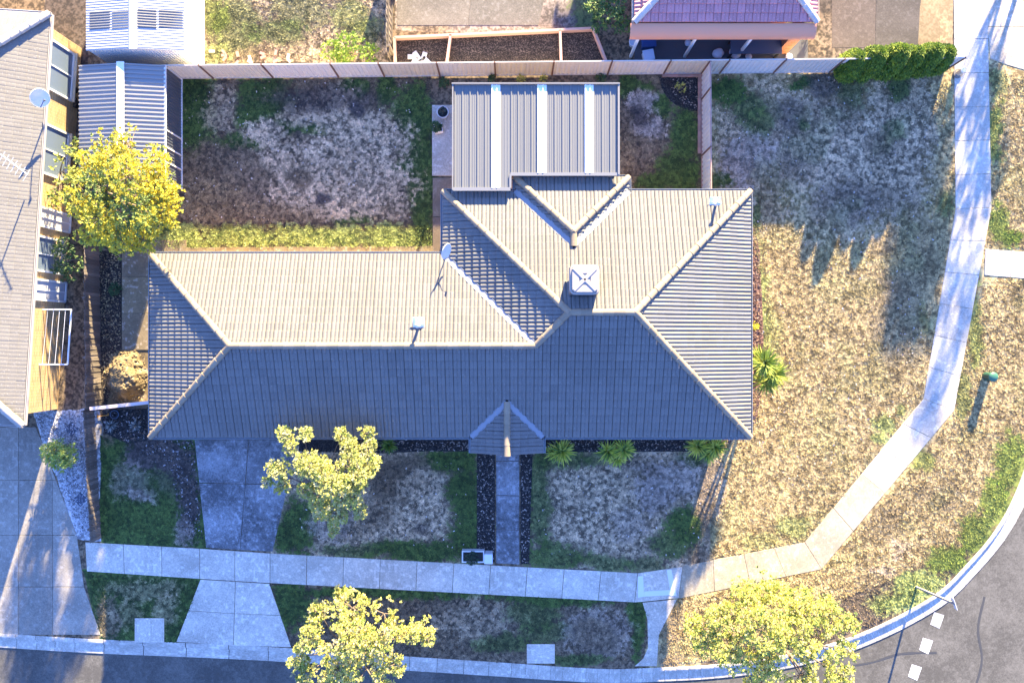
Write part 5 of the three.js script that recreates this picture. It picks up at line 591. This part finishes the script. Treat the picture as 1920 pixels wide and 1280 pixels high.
tuftPlant('weed', 'pale yellow weed at the back fence beside the middle of the cover', 1018, 148, 0.35, 0.14, 20, GY, 217, 0.1);
tuftPlant('weed', 'dark green weed at the back fence near the cover corner', 1127, 146, 0.25, 0.16, 30, GD, 219, 0.1);
tuftPlant('weed', 'small dark weed beside the soil strip and tan path', 214, 542, 0.25, 0.24, 50, GD, 221, 0.1);
tuftPlant('flower_plant', 'yellow blob plant by the brick pier of the purple roofed house', 1519, 64, 0.5, 0.14, 30, [[0.6, 0.55, 0.02], [0.4, 0.42, 0.02]], 223, 0.1);
// grass blades over the lawns, one mass per lawn
{
  const P = [], b = rng(5); for (let i = 0; i < 6; i++) { const a = i * 1.05 + b(), l = 0.35 + 0.65 * b(), o = [(b() - 0.5) * 0.5, (b() - 0.5) * 0.5], w = 0.17, t = [o[0] + Math.cos(a) * (0.35 + 0.5 * b()), l, o[1] + Math.sin(a) * (0.35 + 0.5 * b())]; P.push(o[0] - Math.sin(a) * w, 0, o[1] + Math.cos(a) * w, o[0] + Math.sin(a) * w, 0, o[1] - Math.cos(a) * w, ...t); }
  const tuft = new THREE.BufferGeometry(); tuft.setAttribute('position', new THREE.Float32BufferAttribute(P, 3)); tuft.computeVertexNormals();
  const gmat = new THREE.MeshPhysicalMaterial({ color: 0xffffff, roughness: 0.9, side: THREE.DoubleSide });
  const grass = (pts, den, hh, label, seed) => {
    const r = rng(seed), xs = pts.map((p) => p[0]), ys = pts.map((p) => p[1]), x0 = Math.min(...xs), x1 = Math.max(...xs), y0 = Math.min(...ys), y1 = Math.max(...ys), n = Math.round((x1 - x0) * (y1 - y0) * S * S * den), list = [];
    for (let i = 0; i < n; i++) { const x = LR(x0, x1, r()), y = LR(y0, y1, r()); if (!inPoly(x, y, pts)) continue; const c = cover(x, y), lum = c[0] + c[1]; if (lum < 0.16 && c[3] < 0.4 && r() < 0.75) continue; list.push([x, y, c]); }
    pts.forEach((p, i) => { const q = pts[(i + 1) % pts.length], L = Math.hypot(q[0] - p[0], q[1] - p[1]); for (let k = 0; k < L * 0.55; k++) { const t = r(), x = LR(p[0], q[0], t) + (r() - 0.5) * 7, y = LR(p[1], q[1], t) + (r() - 0.5) * 7; if (fbm(x / 20, y / 20, 2) > 0.46) list.push([x, y, cover(x, y)]); } });
    const im = new THREE.InstancedMesh(tuft, gmat, list.length), m = new THREE.Matrix4(), q = new THREE.Quaternion(), col = new THREE.Color();
    list.forEach(([x, y, c], i) => { const s = (0.05 + 0.06 * r()) * (c[3] > 0.5 ? 1.1 : 1), k = 0.5 + 1.0 * r(), clump = 0.5 + 1.1 * fbm(x / 9, y / 9, 2); q.setFromAxisAngle(V(0, 1, 0), r() * 6.283); m.compose(V((x - 960) * S, 0, (y - 640) * S), q, V(s * 1.2, 0.62 * hh * clump * (0.6 + 0.8 * r()), s * 1.2)); im.setMatrixAt(i, m); im.setColorAt(i, col.setRGB(Math.min(1, c[0] * k * 1.15), Math.min(1, c[1] * k * 1.15), Math.min(1, c[2] * k * 1.1))); });
    im.name = numbered('grass'); shadow(im); scene.add(im); tag(im, label, 'grass', null, 'stuff');
  };
  grass([[334, 146], [808, 142], [808, 464], [292, 464], [345, 345]], 420, 0.055, 'short dry grass and weeds of the back lawn', 1);
  grass([[310, 420], [806, 425], [806, 463], [292, 463]], 500, 0.11, 'taller yellow green weeds along the sunlit back wall', 2);
  grass([[1163, 142], [1238, 142], [1245, 190], [1305, 210], [1308, 360], [1163, 360]], 420, 0.055, 'short grass of the small yard beside the patio cover', 3);
  grass([[1336, 140], [1580, 138], [1786, 160], [1788, 390], [1729, 745], [1509, 1012], [1332, 1046], [1345, 860], [1438, 700], [1434, 560], [1410, 430], [1410, 372], [1336, 372]], 520, 0.065, 'dry straw grass of the open corner yard', 4);
  grass([[535, 850], [891, 850], [891, 1054], [510, 1034]], 420, 0.05, 'short grass of the front lawn under the young tree', 5);
  grass([[1001, 850], [1338, 850], [1329, 1046], [1210, 1068], [1001, 1056]], 420, 0.05, 'short grey grass of the front lawn right of the entry path', 6);
  grass([[192, 822], [364, 826], [384, 1022], [192, 1012]], 360, 0.05, 'short green grass of the front left lawn', 7);
  grass([[166, 1077], [371, 1090], [328, 1200], [192, 1194]], 360, 0.06, 'short grass of the small verge between the driveways', 8);
  grass([[510, 1097], [1190, 1132], [1209, 1148], [1211, 1213], [1185, 1243], [960, 1238], [550, 1209]], 380, 0.055, 'worn grass of the long street verge', 9);
  grass([[1275, 1124], [1440, 1092], [1542, 1069], [1642, 960], [1730, 858], [1792, 770], [1816, 640], [1850, 522], [1942, 527], [1930, 820], [1884, 948], [1811, 1050], [1761, 1100], [1646, 1163], [1538, 1203], [1330, 1238], [1240, 1244], [1240, 1190]], 420, 0.07, 'straw grass of the wide verge along the curved kerb', 10);
  grass([[1859, 132], [1945, 152], [1945, 462], [1852, 462], [1862, 385]], 420, 0.07, 'grass of the short verge beside the crossing', 11);
  grass([[376, -100], [726, -100], [726, 114], [376, 114]], 380, 0.08, 'uneven grass of the yard behind the back fence', 12);
  // chips and fallen leaves on mulch and soil
  const cp = new THREE.BufferGeometry(); cp.setAttribute('position', new THREE.Float32BufferAttribute([-0.5, 0, -0.2, 0.5, 0.15, -0.25, 0.4, 0.05, 0.25, -0.5, 0, -0.2, 0.4, 0.05, 0.25, -0.45, 0.2, 0.2], 3)); cp.computeVertexNormals();
  const litter = (polys, den, cols, label, seed, sz = 0.06) => { const r = rng(seed), list = []; for (const pts of polys) { const xs = pts.map((p) => p[0]), ys = pts.map((p) => p[1]), x0 = Math.min(...xs), x1 = Math.max(...xs), y0 = Math.min(...ys), y1 = Math.max(...ys), n = Math.round((x1 - x0) * (y1 - y0) * S * S * den); for (let i = 0; i < n; i++) { const x = LR(x0, x1, r()), y = LR(y0, y1, r()); if (inPoly(x, y, pts)) list.push([x, y]); } } const im = new THREE.InstancedMesh(cp, gmat, list.length), m = new THREE.Matrix4(), q = new THREE.Quaternion(), e = new THREE.Euler(), c = new THREE.Color(); list.forEach(([x, y], i) => { const s = sz * (0.5 + r()); q.setFromEuler(e.set((r() - 0.5) * 0.9, r() * 6.28, (r() - 0.5) * 0.9)); m.compose(V((x - 960) * S, 0.025 + 0.02 * r(), (y - 640) * S), q, V(s, s, s)); im.setMatrixAt(i, m); const k = cols[Math.floor(r() * cols.length)], f = 0.6 + 0.8 * r(); im.setColorAt(i, c.setRGB(k[0] * f, k[1] * f, k[2] * f)); }); im.name = numbered('leaf_litter'); shadow(im); scene.add(im); tag(im, label, 'leaf litter', null, 'stuff'); };
  litter([[[700, 822], [885, 822], [885, 844], [700, 848]], [[1002, 822], [1385, 822], [1335, 845], [1000, 846]], [[895, 850], [927, 850], [927, 1050], [895, 1052]], [[977, 850], [998, 850], [991, 1055], [977, 1055]], [[1250, 145], [1308, 145], [1308, 205], [1270, 190]]], 200, [[0.02, 0.018, 0.016], [0.05, 0.04, 0.035], [0.03, 0.026, 0.025], [0.34, 0.28, 0.23], [0.24, 0.2, 0.17]], 'black bark chips and pale leaves on the mulch beds', 31);
  litter([[[1412, 440], [1424, 470], [1430, 640], [1430, 720], [1416, 790], [1375, 826], [1400, 800]]], 300, [[0.2, 0.1, 0.07], [0.12, 0.06, 0.045], [0.3, 0.2, 0.15]], 'reddish bark chips on the curved bed', 32);
  litter([[[190, 770], [274, 768], [274, 822], [240, 830], [198, 812]], [[280, 826], [362, 826], [380, 1010], [345, 1000], [320, 880], [260, 850]]], 120, [[0.3, 0.27, 0.26], [0.06, 0.05, 0.045], [0.14, 0.1, 0.07], [0.03, 0.03, 0.03]], 'dead leaves on the dark front left soil', 33, 0.07);
  litter([[[188, 475], [226, 475], [226, 640], [192, 750]], [[205, 662], [272, 662], [272, 750], [200, 750]]], 160, [[0.3, 0.22, 0.12], [0.12, 0.085, 0.05], [0.36, 0.28, 0.14]], 'brown leaves and soil crumbs along the paling fence', 34, 0.06);
  { const r = rng(91), g = new THREE.IcosahedronGeometry(1, 0), im = new THREE.InstancedMesh(g, matTan, 420), m = new THREE.Matrix4(), q = new THREE.Quaternion(), e = new THREE.Euler(), col = new THREE.Color(); for (let i = 0; i < 420; i++) { const a = r() * 6.283, k = Math.sqrt(r()) * 1.02, x = Math.cos(a) * k * 38 * S, z = Math.sin(a) * k * 52 * S, ee = Math.hypot(x / (40 * S), z / (54 * S)) + 0.25 * (fbm(x * 3 + 4, z * 3, 3) - 0.5), y = 0.5 * sm(1, 0.35, ee) * (0.7 + 0.6 * fbm(x * 2, z * 2 + 3, 3)), s = 0.02 + 0.055 * r() * r(); q.setFromEuler(e.set(r() * 6, r() * 6, r() * 6)); m.compose(V((237 - 960) * S + x, y + 0.01, (706 - 640) * S + z), q, V(s * 1.3, s * 0.8, s)); im.setMatrixAt(i, m); const t = 0.45 + 0.7 * r(); im.setColorAt(i, col.setRGB(t, t * 0.95, t * 0.85)); } im.name = 'soil_clods'; shadow(im); scene.add(im); tag(im, 'lumps of tan soil scattered over the sunlit heap', 'soil clods', null, 'stuff'); }
  litter([[[345, 150], [770, 150], [770, 415], [345, 415]], [[1340, 140], [1780, 150], [1720, 740], [1420, 980]], [[560, 860], [880, 860], [880, 1040], [560, 1030]], [[1010, 860], [1330, 860], [1320, 1040], [1010, 1040]]], 7, [[0.5, 0.46, 0.42], [0.36, 0.28, 0.18], [0.06, 0.05, 0.04]], 'scattered pale leaves and twigs over the lawns', 35, 0.06);
  litter([[[66, 778], [150, 775], [176, 800], [186, 1006], [150, 1002]]], 500, [[0.6, 0.6, 0.62], [0.4, 0.4, 0.43], [0.12, 0.12, 0.14]], 'white gravel around the diamond pavers', 36, 0.05);
}
renderer.render(scene, camera);
